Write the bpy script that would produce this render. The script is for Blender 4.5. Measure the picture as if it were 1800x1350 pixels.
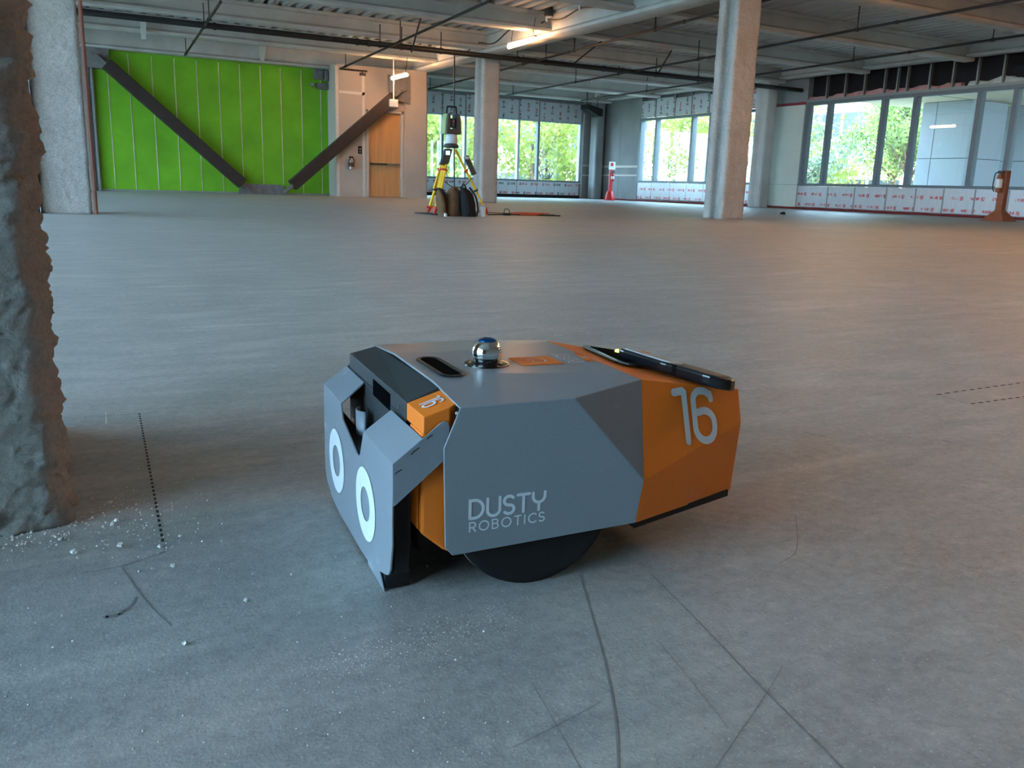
import bpy, bmesh, math, random
from mathutils import Vector, Matrix, noise
random.seed(7)
for o in list(bpy.data.objects): bpy.data.objects.remove(o)
SC = bpy.context.scene
COL = SC.collection

# ------------------------------------------------------------------ camera
F, CAMH, CX, CY = 1510.0, 0.45, 900.0, 675.0
_d1 = Vector((50.0 - CX, -(300.0 - CY), -F)); _e = Vector((1.0, -0.03, 0.0))
_up = _e.cross(_d1).normalized()
if _up.y < 0: _up = -_up
_y = _d1.normalized(); _x = _y.cross(_up)
RW = Matrix((_x, _y, _up))                      # world = RW @ camera vector
CAMC = Vector((0, 0, CAMH))
cam_data = bpy.data.cameras.new('camera'); cam = bpy.data.objects.new('camera', cam_data); COL.objects.link(cam)
cam_data.sensor_fit = 'HORIZONTAL'; cam_data.sensor_width = 36.0; cam_data.lens = F / 1800.0 * 36.0
cam_data.clip_start = 0.02; cam_data.clip_end = 400
cam.matrix_world = Matrix.Translation(CAMC) @ RW.to_4x4()
SC.camera = cam

# ------------------------------------------------------------------ world, sun, exposure
SKY = 19.0
world = bpy.data.worlds.new('sky'); SC.world = world; world.use_nodes = True
bg = world.node_tree.nodes['Background']; bg.inputs[0].default_value = (0.47, 0.74, 1.0, 1); bg.inputs[1].default_value = SKY
sun_d = bpy.data.lights.new('sun', 'SUN'); sun_d.energy = 10.0; sun_d.angle = 0.01; sun_d.color = (1.0, 0.90, 0.72)
sun = bpy.data.objects.new('sun', sun_d); COL.objects.link(sun)
sun.rotation_euler = Vector((0.25, 0.62, -0.95)).to_track_quat('-Z', 'Y').to_euler()
SC.view_settings.view_transform = 'Standard'; SC.view_settings.look = 'None'
SC.view_settings.gamma = 1.0; SC.view_settings.use_curve_mapping = False
SC.view_settings.exposure = -0.06
LAMP_POWER = 135.0
LAMP_COL = (1.0, 0.50, 0.22)

# ------------------------------------------------------------------ helpers
def ray(px, py): return (RW @ Vector((px - CX, -(py - CY), -F))).normalized()
def at(px, py, ax, val):
    d = ray(px, py); i = 'xyz'.index(ax)
    return CAMC + d * ((val - CAMC[i]) / d[i])

class MB:
    """collects faces; build() links them as one mesh object"""
    def __init__(s): s.v = []; s.f = []; s.mi = []; s.cur = 0
    def face(s, pts):
        n = len(s.v); s.v += [tuple(p) for p in pts]; s.f.append(tuple(range(n, n + len(pts)))); s.mi.append(s.cur); return s
    def mesh(s, vs, fs):
        n = len(s.v); s.v += [tuple(p) for p in vs]
        for f in fs: s.f.append(tuple(i + n for i in f)); s.mi.append(s.cur)
        return s
    def box(s, x0, x1, y0, y1, z0, z1):
        vs = [(x, y, z) for z in (z0, z1) for y in (y0, y1) for x in (x0, x1)]
        return s.mesh(vs, [(0, 2, 3, 1), (4, 5, 7, 6), (0, 1, 5, 4), (2, 6, 7, 3), (0, 4, 6, 2), (1, 3, 7, 5)])
    def prism(s, base, d):
        """polygon base (3-D points) extruded by vector d"""
        n = len(base); d = Vector(d); b = [Vector(p) for p in base]
        vs = b + [p + d for p in b]
        return s.mesh(vs, [tuple(reversed(range(n))), tuple(range(n, 2 * n))] + [(i, (i + 1) % n, n + (i + 1) % n, n + i) for i in range(n)])
    def tube(s, pts, r, k=8, caps=True):
        pts = [Vector(p) for p in pts]; n = len(pts); rr = r if isinstance(r, (list, tuple)) else [r] * n
        vs = []; prev = None
        for i, p in enumerate(pts):
            t = (pts[min(i + 1, n - 1)] - pts[max(i - 1, 0)]).normalized()
            if prev is None:
                a = Vector((0, 0, 1)) if abs(t.z) < 0.9 else Vector((1, 0, 0)); u = t.cross(a).normalized()
            else: u = (prev - t * prev.dot(t)).normalized()
            prev = u; w = t.cross(u)
            for j in range(k):
                an = 2 * math.pi * j / k; vs.append(p + (u * math.cos(an) + w * math.sin(an)) * rr[i])
        fs = [(i * k + j, i * k + (j + 1) % k, (i + 1) * k + (j + 1) % k, (i + 1) * k + j) for i in range(n - 1) for j in range(k)]
        if caps: fs += [tuple(reversed(range(k))), tuple(range((n - 1) * k, n * k))]
        return s.mesh(vs, fs)
    def lathe(s, prof, c=(0, 0, 0), k=32):
        """profile (r, z) about a vertical axis through c"""
        c = Vector(c); vs = []; n = len(prof)
        for r, z in prof:
            for j in range(k):
                a = 2 * math.pi * j / k; vs.append(c + Vector((r * math.cos(a), r * math.sin(a), z)))
        fs = [(i * k + j, i * k + (j + 1) % k, (i + 1) * k + (j + 1) % k, (i + 1) * k + j) for i in range(n - 1) for j in range(k)]
        fs += [tuple(reversed(range(k))), tuple(range((n - 1) * k, n * k))]
        return s.mesh(vs, fs)
    def build(s, name, m, parent=None, smooth=False, bevel=0, seg=2, solid=0, weld=False, angle=35):
        me = bpy.data.meshes.new(name); me.from_pydata(s.v, [], s.f)
        for mm in (m if isinstance(m, (list, tuple)) else [m]): me.materials.append(mm)
        for p, i in zip(me.polygons, s.mi): p.material_index = i
        if weld or solid:
            b = bmesh.new(); b.from_mesh(me); bmesh.ops.remove_doubles(b, verts=b.verts, dist=1e-5); bmesh.ops.recalc_face_normals(b, faces=b.faces); b.to_mesh(me); b.free()
        else:
            b = bmesh.new(); b.from_mesh(me); bmesh.ops.recalc_face_normals(b, faces=b.faces); b.to_mesh(me); b.free()
        if smooth:
            me.polygons.foreach_set('use_smooth', [True] * len(me.polygons))
            me.set_sharp_from_angle(angle=math.radians(angle))
        o = bpy.data.objects.new(name, me); COL.objects.link(o)
        if parent is not None: o.parent = parent
        if solid:
            md = o.modifiers.new('thick', 'SOLIDIFY'); md.thickness = solid; md.offset = -1
        if bevel:
            md = o.modifiers.new('bev', 'BEVEL'); md.width = bevel; md.segments = seg; md.limit_method = 'ANGLE'; md.angle_limit = math.radians(25)
        return o
def tag(o, label=None, cat=None, group=None, kind=None):
    if label: o['label'] = label
    if cat: o['category'] = cat
    if group: o['group'] = group
    if kind: o['kind'] = kind
    return o
def empty(name, loc=(0, 0, 0), rz=0):
    o = bpy.data.objects.new(name, None); COL.objects.link(o); o.location = loc; o.rotation_euler = (0, 0, rz); o.empty_display_size = 0.1
    return o
def thing(name, label, cat, loc=(0, 0, 0), rz=0, group=None): return tag(empty(name, loc, rz), label, cat, group)
def copy_tree(o, parent=None):
    c = o.copy(); COL.objects.link(c); c.parent = parent
    for ch in list(o.children): copy_tree(ch, c)
    return c
def rel(o, par):
    """parent o (built in world coordinates) to par without moving it"""
    o.parent = par; o.matrix_parent_inverse = Matrix.LocRotScale(par.location, par.rotation_euler, None).inverted()
    return o

# ------------------------------------------------------------------ materials
def srgb(r, g, b):
    f = lambda c: (c / 255 / 12.92) if c / 255 <= 0.04045 else ((c / 255 + 0.055) / 1.055) ** 2.4
    return (f(r), f(g), f(b), 1)
class NT:
    def __init__(s, name):
        s.m = bpy.data.materials.new(name); s.m.use_nodes = True; s.t = s.m.node_tree; s.b = s.t.nodes['Principled BSDF']
    def n(s, typ, **kw):
        nd = s.t.nodes.new(typ)
        for k, v in kw.items():
            if hasattr(nd, k): setattr(nd, k, v)
            else: nd.inputs[k].default_value = v
        return nd
    def l(s, a, b): s.t.links.new(a, b)
    def coord(s, kind='Object'):
        return s.n('ShaderNodeTexCoord').outputs[kind]
    def noise(s, vec, scale, detail=4, rough=0.55, stretch=None):
        if stretch:
            mp = s.n('ShaderNodeMapping'); mp.inputs['Scale'].default_value = stretch; s.l(vec, mp.inputs['Vector']); vec = mp.outputs[0]
        nd = s.n('ShaderNodeTexNoise'); nd.inputs['Scale'].default_value = scale; nd.inputs['Detail'].default_value = detail; nd.inputs['Roughness'].default_value = rough
        s.l(vec, nd.inputs['Vector']); return nd.outputs['Fac']
    def ramp(s, fac, stops):
        r = s.n('ShaderNodeValToRGB'); e = r.color_ramp.elements
        while len(e) > 1: e.remove(e[-1])
        e[0].position, e[0].color = stops[0]
        for p, c in stops[1:]:
            k = e.new(p); k.color = c
        s.l(fac, r.inputs[0]); return r.outputs[0]
    def mix(s, fac, a, b, mode='MIX'):
        nd = s.n('ShaderNodeMix'); nd.data_type = 'RGBA'; nd.blend_type = mode
        for sock, v in ((nd.inputs[0], fac), (nd.inputs[6], a), (nd.inputs[7], b)):
            if hasattr(v, 'is_output'): s.l(v, sock)
            else: sock.default_value = v
        return nd.outputs[2]
    def math(s, op, a, b=0.0):
        nd = s.n('ShaderNodeMath'); nd.operation = op
        for sock, v in ((nd.inputs[0], a), (nd.inputs[1], b)):
            if hasattr(v, 'is_output'): s.l(v, sock)
            else: sock.default_value = v
        return nd.outputs[0]
    def bump(s, h, strength=0.3, dist=0.01):
        nd = s.n('ShaderNodeBump'); nd.inputs['Strength'].default_value = strength; nd.inputs['Distance'].default_value = dist
        s.l(h, nd.inputs['Height']); s.l(nd.outputs[0], s.b.inputs['Normal'])
def mat(name, col, rough=0.6, metal=0.0, var=0.12, scale=8.0, bump=0.0, bscale=60.0, spec=0.5, stretch=None):
    t = NT(name); c = t.coord()
    f = t.noise(c, scale, stretch=stretch)
    lo = tuple(x * (1 - var) for x in col[:3]) + (1,); hi = tuple(min(1, x * (1 + var)) for x in col[:3]) + (1,)
    t.l(t.ramp(f, [(0.3, lo), (0.7, hi)]), t.b.inputs['Base Color'])
    t.b.inputs['Roughness'].default_value = rough; t.b.inputs['Metallic'].default_value = metal
    t.b.inputs['Specular IOR Level'].default_value = spec
    if bump: t.bump(t.noise(c, bscale, 6), bump, 0.01)
    return t.m
def emis(name, col, strength):
    t = NT(name); t.b.inputs['Base Color'].default_value = (0.8, 0.8, 0.8, 1)
    t.b.inputs['Emission Color'].default_value = tuple(col[:3]) + (1,); t.b.inputs['Emission Strength'].default_value = strength
    return t.m

def make_floor_mat():
    t = NT('concrete_floor'); c = t.coord()
    big = t.noise(c, 0.6, 5, 0.6)
    mid = t.noise(c, 3.0, 9, 0.70, (0.75, 1.3, 1.0))
    streak = t.noise(c, 2.2, 8, 0.66, (0.40, 2.6, 1.0))
    wipe = t.noise(c, 1.1, 6, 0.62, (0.5, 2.0, 1.0))
    fine = t.noise(c, 60, 6, 0.72)
    grit = t.noise(c, 260, 2, 0.6)
    base = t.ramp(big, [(0.30, srgb(152, 152, 149)), (0.70, srgb(178, 177, 173))])
    base = t.mix(t.ramp(mid, [(0.36, (0.75, 0.75, 0.75, 1)), (0.56, (0, 0, 0, 1))]), base, srgb(126, 128, 128))
    base = t.mix(t.ramp(streak, [(0.53, (0, 0, 0, 1)), (0.70, (0.60, 0.60, 0.60, 1))]), base, srgb(208, 203, 194))
    base = t.mix(t.ramp(wipe, [(0.34, (0.40, 0.40, 0.40, 1)), (0.48, (0, 0, 0, 1))]), base, srgb(130, 133, 134))
    patch = t.noise(c, 7.5, 9, 0.68, (0.6, 1.5, 1.0)); dust = t.noise(c, 11.0, 8, 0.72, (0.8, 1.2, 1.0))
    base = t.mix(t.ramp(patch, [(0.40, (0.62, 0.62, 0.62, 1)), (0.54, (0, 0, 0, 1))]), base, srgb(126, 130, 132))
    base = t.mix(t.ramp(dust, [(0.56, (0, 0, 0, 1)), (0.70, (0.55, 0.55, 0.55, 1))]), base, srgb(206, 203, 196))
    base = t.mix(0.34, base, t.ramp(fine, [(0.28, srgb(118, 118, 116)), (0.72, srgb(208, 208, 204))]), 'MIX')
    base = t.mix(t.ramp(grit, [(0.62, (0, 0, 0, 1)), (0.70, (0.5, 0.5, 0.5, 1))]), base, srgb(222, 217, 206))
    base = t.mix(t.ramp(grit, [(0.30, (0.5, 0.5, 0.5, 1)), (0.37, (0, 0, 0, 1))]), base, srgb(96, 96, 95))
    t.l(base, t.b.inputs['Base Color'])
    rg = t.ramp(mid, [(0.3, (0.43, 0.43, 0.43, 1)), (0.7, (0.58, 0.58, 0.58, 1))]); t.l(rg, t.b.inputs['Roughness'])
    t.b.inputs['Specular IOR Level'].default_value = 0.5
    h = t.math('ADD', t.math('MULTIPLY', fine, 0.6), t.math('MULTIPLY', grit, 0.5)); t.bump(h, 0.25, 0.004)
    return t.m
def make_fireproof(name, a, b, amt=0.5, sc=40.0):
    t = NT(name); c = t.coord()
    f = t.noise(c, sc, 8, 0.7); g = t.noise(c, 3.0, 4)
    col = t.mix(t.ramp(g, [(0.35, (0, 0, 0, 1)), (0.65, (1, 1, 1, 1))]), a, b)
    col = t.mix(0.35, col, t.ramp(f, [(0.3, (0.12, 0.115, 0.105, 1)), (0.65, (0.62, 0.60, 0.56, 1))]))
    t.l(col, t.b.inputs['Base Color']); t.b.inputs['Roughness'].default_value = 0.95; t.b.inputs['Specular IOR Level'].default_value = 0.15
    t.bump(f, amt, 0.02)
    return t.m
def make_print(name, base, ink, ink2, px, pz, vertical=False, rough=0.45, metal=0.0):
    """board with rows of small unreadable printed marks: a square emblem followed by a word-like bar"""
    t = NT(name); c = t.coord(); sp = t.n('ShaderNodeSeparateXYZ'); t.l(c, sp.inputs[0])
    a = t.math('ADD', sp.outputs['X'], sp.outputs['Y']); b = sp.outputs['Z']
    if vertical: a, b = b, a
    row = t.math('DIVIDE', b, pz); rowi = t.math('FLOOR', row); rowf = t.math('FRACT', row)
    col = t.math('ADD', t.math('DIVIDE', a, px), t.math('MULTIPLY', rowi, 0.37)); cf = t.math('FRACT', col)
    inrow = t.math('MULTIPLY', t.math('GREATER_THAN', rowf, 0.34), t.math('LESS_THAN', rowf, 0.66))
    word = t.math('MULTIPLY', t.math('GREATER_THAN', cf, 0.36), t.math('LESS_THAN', cf, 0.78))
    wn = t.noise(c, 28, 3, 0.7, (1, 1, 0.5) if not vertical else (0.5, 0.5, 1))
    word = t.math('MULTIPLY', word, t.math('GREATER_THAN', wn, 0.47))
    word = t.math('MULTIPLY', word, t.math('MULTIPLY', t.math('GREATER_THAN', rowf, 0.40), t.math('LESS_THAN', rowf, 0.62)))
    emb = t.math('MULTIPLY', t.math('GREATER_THAN', cf, 0.12), t.math('LESS_THAN', cf, 0.28))
    emb = t.math('MULTIPLY', emb, t.math('GREATER_THAN', t.noise(c, 40, 2), 0.42))
    m = t.math('MINIMUM', t.math('ADD', t.math('MULTIPLY', inrow, emb), word), 1.0)
    pick = t.math('GREATER_THAN', t.noise(c, 1.7, 1), 0.5)
    inkc = t.mix(pick, ink, ink2)
    bn = t.noise(c, 4.0, 5, 0.6, (6, 6, 0.6))
    bcol = t.mix(t.ramp(bn, [(0.35, (0, 0, 0, 1)), (0.7, (0.5, 0.5, 0.5, 1))]), base, tuple(x * 0.72 for x in base[:3]) + (1,))
    t.l(t.mix(t.math('MULTIPLY', m, 0.85), bcol, inkc), t.b.inputs['Base Color'])
    t.b.inputs['Roughness'].default_value = rough; t.b.inputs['Metallic'].default_value = metal
    t.bump(bn, 0.25, 0.02)
    return t.m
def make_glass():
    t = NT('window_glass'); nt = t.t; nt.nodes.remove(t.b)
    tr = t.n('ShaderNodeBsdfTransparent'); tr.inputs[0].default_value = (0.95, 0.98, 0.98, 1)
    gl = t.n('ShaderNodeBsdfGlossy'); gl.inputs['Roughness'].default_value = 0.01; gl.inputs[0].default_value = (1, 1, 1, 1)
    ge = t.n('ShaderNodeNewGeometry'); fr = t.n('ShaderNodeFresnel'); t.l(t.math('SUBTRACT', 1.5, t.math('MULTIPLY', ge.outputs['Backfacing'], 1.5 - 1 / 1.5)), fr.inputs['IOR'])
    mx = t.n('ShaderNodeMixShader'); t.l(fr.outputs[0], mx.inputs[0]); t.l(tr.outputs[0], mx.inputs[1]); t.l(gl.outputs[0], mx.inputs[2])
    t.l(mx.outputs[0], nt.nodes['Material Output'].inputs[0])
    return t.m
def make_scuffed(name, col, rough, dust=(0.62, 0.66, 0.68, 1), amount=0.5, spec=0.5):
    """painted sheet metal with chalky scuffs"""
    t = NT(name); c = t.coord()
    s1 = t.noise(c, 16, 8, 0.75, (1, 1, 2.6)); s2 = t.noise(c, 3.4, 3)
    k = t.math('MULTIPLY', t.ramp(s1, [(0.56, (0, 0, 0, 1)), (0.72, (1, 1, 1, 1))]), t.ramp(s2, [(0.46, (0, 0, 0, 1)), (0.62, (amount, amount, amount, 1))]))
    f = t.noise(c, 300, 2)
    base = t.mix(0.12, col, t.ramp(f, [(0.3, tuple(x * 0.7 for x in col[:3]) + (1,)), (0.7, tuple(min(1, x * 1.3) for x in col[:3]) + (1,))]))
    t.l(t.mix(k, base, dust), t.b.inputs['Base Color'])
    t.l(t.math('ADD', t.math('MULTIPLY', k, 0.35), rough), t.b.inputs['Roughness'])
    t.b.inputs['Specular IOR Level'].default_value = spec
    t.bump(f, 0.05, 0.001)
    return t.m
def make_leaf(name, a, b):
    t = NT(name); c = t.coord(); f = t.noise(c, 1.3, 4)
    t.l(t.ramp(f, [(0.35, a), (0.65, b)]), t.b.inputs['Base Color']); t.b.inputs['Roughness'].default_value = 0.6
    tl = t.n('ShaderNodeBsdfTranslucent'); t.l(t.ramp(f, [(0.35, a), (0.65, b)]), tl.inputs[0])
    mx = t.n('ShaderNodeMixShader'); mx.inputs[0].default_value = 0.45
    t.l(t.b.outputs[0], mx.inputs[1]); t.l(tl.outputs[0], mx.inputs[2]); t.l(mx.outputs[0], t.t.nodes['Material Output'].inputs[0])
    return t.m

M = {}
M['floor'] = make_floor_mat()
M['fire'] = make_fireproof('sprayed_fireproofing', srgb(170, 168, 162), srgb(190, 187, 180), 0.6)
M['fire_near'] = make_fireproof('coarse_fireproofing', srgb(172, 168, 160), srgb(192, 187, 178), 0.8, 130)
M['beam'] = mat('painted_beam', srgb(186, 187, 182), 0.85, var=0.12, scale=2.0, bump=0.3, bscale=25)
M['deck'] = mat('ribbed_deck', srgb(180, 181, 177), 0.7, var=0.1, scale=1.0)
M['pipe'] = mat('black_pipe', srgb(30, 30, 32), 0.5, var=0.2)
M['pipe_clamp'] = mat('galvanised_clamp', srgb(150, 150, 150), 0.4, 0.6)
M['green'] = mat('green_board', srgb(108, 172, 26), 0.8, var=0.18, scale=1.2)
M['strip'] = mat('joint_strip', srgb(196, 190, 160), 0.5, 0.2, var=0.3, scale=1.5)
M['gyp'] = mat('gypsum_board', srgb(178, 166, 152), 0.85, var=0.08, scale=1.0)
M['gyp_mud'] = mat('joint_compound', srgb(205, 199, 190), 0.9, var=0.06)
M['drywall_grey'] = mat('grey_drywall', srgb(135, 138, 138), 0.85, var=0.15, scale=0.9)
M['brace'] = mat('brown_brace_steel', srgb(44, 34, 30), 0.6, var=0.25, scale=5)
M['gusset'] = mat('grey_primer_steel', srgb(110, 108, 106), 0.6, var=0.2)
M['wood'] = mat('maple_door', srgb(196, 146, 92), 0.5, var=0.12, scale=2.0, stretch=(6, 6, 0.4))
M['frame'] = mat('door_frame_paint', srgb(188, 180, 168), 0.6, var=0.06)
M['steel'] = mat('brushed_steel', srgb(150, 150, 150), 0.35, 0.9)
M['mull'] = mat('grey_aluminium_mullion', srgb(108, 116, 120), 0.45, 0.3, var=0.06)
M['mull_light'] = mat('pale_aluminium_mullion', srgb(170, 185, 195), 0.4, 0.3, var=0.06)
M['glass'] = make_glass()
M['board_back'] = make_print('printed_white_board', srgb(206, 210, 212), srgb(52, 58, 66), srgb(190, 60, 70), 0.52, 0.34)
M['board_back_v'] = make_print('printed_head_board', srgb(198, 202, 204), srgb(48, 54, 62), srgb(150, 60, 66), 0.46, 0.36, vertical=True)
M['foil'] = make_print('red_printed_foil_board', srgb(212, 214, 216), srgb(196, 44, 52), srgb(206, 70, 74), 0.56, 0.30, rough=0.3, metal=0.25)
M['seal'] = mat('red_sealant', srgb(128, 42, 44), 0.7, var=0.3, scale=6)
M['pink'] = mat('pink_insulation', srgb(206, 150, 146), 0.95, var=0.2, scale=6, bump=0.8, bscale=12)
M['white_ins'] = mat('white_insulation', srgb(196, 200, 190), 0.95, var=0.2, scale=6, bump=0.8, bscale=12)
M['plenum'] = mat('dark_sheathing', srgb(24, 23, 28), 0.9, var=0.3, scale=2)
M['stud'] = mat('galvanised_stud', srgb(140, 146, 142), 0.45, 0.4, var=0.08)
M['tape'] = mat('green_tinted_panel', srgb(206, 212, 200), 0.6, var=0.08, scale=1.2)
M['exterior_panel'] = mat('white_facade_panel', srgb(196, 204, 214), 0.5, var=0.03, scale=0.5)
M['soffit'] = mat('cream_soffit', srgb(226, 216, 188), 0.7, var=0.06, scale=0.6, stretch=(1, 6, 1))
M['joint'] = mat('dark_panel_joint', srgb(70, 80, 90), 0.8)
M['pale_build'] = mat('pale_sunlit_render', srgb(226, 218, 200), 0.8, var=0.04)
M['dark_win'] = mat('dark_window_band', srgb(74, 78, 80), 0.2)
M['bark'] = mat('bark', srgb(98, 84, 70), 0.9, var=0.3, scale=6)
M['leaf_a'] = make_leaf('leaf_bright', srgb(122, 140, 66), srgb(172, 172, 96))
M['leaf_b'] = make_leaf('leaf_mid', srgb(86, 112, 60), srgb(136, 152, 80))
M['leaf_c'] = make_leaf('leaf_blueish', srgb(98, 118, 104), srgb(138, 152, 120))
M['ground'] = mat('outside_paving', srgb(150, 146, 134), 0.9, var=0.1, scale=0.4)
M['lawn'] = mat('outside_lawn', srgb(78, 100, 48), 0.9, var=0.2, scale=0.8)
M['r_grey'] = make_scuffed('robot_grey_paint', srgb(136, 143, 149), 0.32, amount=0.35, spec=0.38)
M['r_face'] = make_scuffed('robot_face_paint', srgb(132, 140, 148), 0.45, dust=(0.66, 0.70, 0.74, 1), amount=0.75)
M['r_orange'] = make_scuffed('robot_orange_paint', srgb(250, 128, 30), 0.48, dust=(0.78, 0.55, 0.42, 1), amount=0.30)
M['r_black'] = mat('robot_black_powdercoat', srgb(52, 56, 58), 0.5, var=0.1, scale=40)
M['r_rubber'] = mat('black_rubber', srgb(14, 14, 15), 0.75, var=0.15, scale=30)
M['r_tread'] = mat('worn_tread', srgb(118, 118, 114), 0.8, var=0.2, scale=60)
M['r_gloss'] = mat('glossy_black_plastic', srgb(20, 21, 24), 0.22, var=0.1)
M['r_hole_shade'] = mat('painted_hole_shade', srgb(5, 5, 6), 0.95, var=0.0, spec=0.02)  # near-black colour painted in for the shade inside holes
M['r_white'] = mat('white_vinyl', srgb(226, 232, 238), 0.5, var=0.03, scale=60)
M['r_vinyl'] = mat('pale_grey_vinyl', srgb(222, 228, 232), 0.5, var=0.03, scale=60)
M['r_chrome'] = mat('mirror_glass', (0.86, 0.86, 0.86, 1), 0.03, 1.0, var=0.0)
M['r_blue'] = mat('blue_prism_coating', srgb(20, 92, 150), 0.08, 0.8, var=0.05)
M['scrape'] = mat('bare_scrape', srgb(30, 32, 34), 0.8)
M['led_green'] = emis('indicator_light', (0.75, 1.0, 0.05), 2.0)
M['lamp'] = emis('warm_tube', LAMP_COL, LAMP_POWER)
M['lamp_body'] = mat('lamp_housing', srgb(180, 175, 165), 0.5)
M['yellow'] = mat('tripod_yellow', srgb(238, 186, 24), 0.45, var=0.06)
M['red_foot'] = mat('tripod_red', srgb(206, 62, 36), 0.5)
M['st_grey'] = mat('instrument_grey', srgb(58, 62, 60), 0.5, var=0.08)
M['st_light'] = mat('instrument_light', srgb(196, 200, 200), 0.5)
M['st_green'] = mat('instrument_green', srgb(150, 164, 110), 0.5)
M['bag_tan'] = mat('brown_canvas', srgb(104, 72, 44), 0.9, var=0.25, scale=12, bump=0.5, bscale=30)
M['bag_black'] = mat('black_nylon', srgb(20, 20, 22), 0.75, var=0.2, scale=14, bump=0.4, bscale=30)
M['cord_orange'] = mat('orange_cord', srgb(206, 84, 44), 0.6)
M['red'] = mat('red_stand', srgb(196, 32, 34), 0.4, var=0.06)
M['rust'] = mat('rusty_brown_stand', srgb(146, 88, 60), 0.7, var=0.12)
M['copper'] = mat('brown_conduit', srgb(122, 74, 58), 0.6, var=0.2, scale=5, stretch=(1, 1, 0.1))
M['cyl_white'] = mat('white_label', srgb(222, 222, 220), 0.5)
M['crumb'] = mat('concrete_crumb', srgb(226, 225, 218), 0.9, var=0.15, scale=40, bump=0.5, bscale=200)
M['ink'] = mat('black_layout_ink', srgb(22, 22, 24), 0.8, var=0.2, scale=60)
M['ink_faint'] = mat('faded_ink', srgb(120, 122, 122), 0.7, var=0.2, scale=60)
M['mark'] = mat('tyre_mark', srgb(124, 125, 125), 0.6, var=0.15, scale=40)
M['dust'] = mat('pale_dust', srgb(212, 209, 202), 0.8, var=0.15, scale=60)

# ------------------------------------------------------------------ setting: floor
XL, XR, YN, YB, ZC = -6.0, 20.3, -7.0, 30.0, 4.06
WL0 = -2.5                                            # near end of the left glazing
GY = 25.0                                             # plane of the green wall
fl = MB().box(XL - 0.3, XR + 0.3, YN - 0.3, YB + 0.3, -0.25, 0.0).build('floor', M['floor']); tag(fl, kind='structure')

# ------------------------------------------------------------------ ceiling: ribbed deck, beams
dk = MB(); x = XL - 0.3; P = 0.30; h = 0.09; prof = []
while x < XR + 0.3:
    prof += [(x, ZC), (x + 0.13, ZC), (x + 0.165, ZC + h), (x + 0.265, ZC + h)]; x += P
prof.append((x, ZC))
NY = 4; vs = []; ys = [YN - 0.3 + (YB + 0.6 - YN) * i / NY for i in range(NY + 1)]
for yy in ys: vs += [(px_, yy, pz_) for px_, pz_ in prof]
n = len(prof); dk.mesh(vs, [(j * n + i, j * n + i + 1, (j + 1) * n + i + 1, (j + 1) * n + i) for j in range(NY) for i in range(n - 1)])
dk.box(XL - 0.3, XR + 0.3, YN - 0.3, YB + 0.3, ZC + 0.10, ZC + 0.3)
ceil = dk.build('ceiling', M['deck']); tag(ceil, kind='structure')
def ibeam(axis, c, a0, a1, zb, zt, wf=0.30, tf=0.07, tw=0.12):
    """fireproofed I-section, soft edges, running along an axis"""
    w = wf / 2; t = tw / 2; r = 0.03
    prof = [(-w, zb + 0.02), (-w + r, zb), (w - r, zb), (w, zb + 0.02), (w, zb + tf), (t + r, zb + tf + r), (t, zb + tf + 2 * r), (t, zt - tf), (w, zt - tf), (w, zt), (-w, zt), (-w, zt - tf), (-t, zt - tf), (-t, zb + tf + 2 * r), (-t - r, zb + tf + r), (-w, zb + tf)]
    mb = MB(); seg = max(2, int((a1 - a0) / 0.5)); k = len(prof); vs = []
    for i in range(seg + 1):
        a = a0 + (a1 - a0) * i / seg
        for p, z in prof:
            nz = noise.noise(Vector((a * 2.3, p * 9 + c, z * 5))) * 0.008
            vs.append((a, c + p + nz, z + (nz if z < zb + 0.1 else 0)) if axis == 'x' else (c + p + nz, a, z + (nz if z < zb + 0.1 else 0)))
    fs = [(i * k + j, i * k + (j + 1) % k, (i + 1) * k + (j + 1) % k, (i + 1) * k + j) for i in range(seg) for j in range(k)] + [tuple(reversed(range(k))), tuple(range(seg * k, (seg + 1) * k))]
    return mb.mesh(vs, fs)
GX = 10.22
for i in range(13):
    yb = -7.0 + 3.0 * i
    if abs(yb - 26) < 0.1: segs = [(GX + 0.1, XR - 0.2)]
    else: segs = [(XL, GX - 0.1), (GX + 0.1, XR - 0.2)]
    if yb > 26.1: segs = [(GX + 0.1, XR - 0.2)]
    for a0, a1 in segs:
        o = ibeam('x', yb, a0, a1, 3.66, ZC).build('ceiling_beam', M['beam'], ceil, smooth=True)
o = ibeam('x', GY - 0.15, XL, GX - 0.1, 3.46, ZC, 0.36, 0.05).build('ceiling_beam', M['beam'], ceil, smooth=True)
for gx, zb in ((GX, 3.56), (0.30, 3.56)):
    ibeam('y', gx, YN, YB if gx > 5 else GY, zb, ZC, 0.46, 0.08, 0.30).build('ceiling_girder', M['beam'], ceil, smooth=True)
ibeam('y', XR - 0.28, YN, YB, 3.75, ZC + 0.01, 0.30, 0.06, 0.14).build('ceiling_girder', M['beam'], ceil, smooth=True)
# stiffener haunches where short stubs meet the beams
for hx, hy in ((5.75, GY - 0.3), (2.6, 22.8)):
    MB().prism([(hx - 0.05, hy, 3.5), (hx - 0.05, hy, 3.95), (hx - 0.05, hy - 0.35, 3.95), (hx - 0.05, hy - 0.2, 3.75)], (0.1, 0, 0)).build('stiffener', M['beam'], ceil)
for px_, py_ in ((905, 128), (1040, 146), (945, 160), (1047, 170)):
    q = at(px_, py_, 'z', 3.66)
    MB().prism([(q.x, q.y - 0.05, 3.66), (q.x, q.y - 0.05, 4.05), (q.x + 0.5, q.y - 0.05, 4.05), (q.x + 0.12, q.y - 0.05, 3.74)], (0, 0.1, 0)).build('stiffener', M['beam'], ceil)

# ------------------------------------------------------------------ walls
def wall(name): return tag(empty(name), kind='structure')
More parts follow.
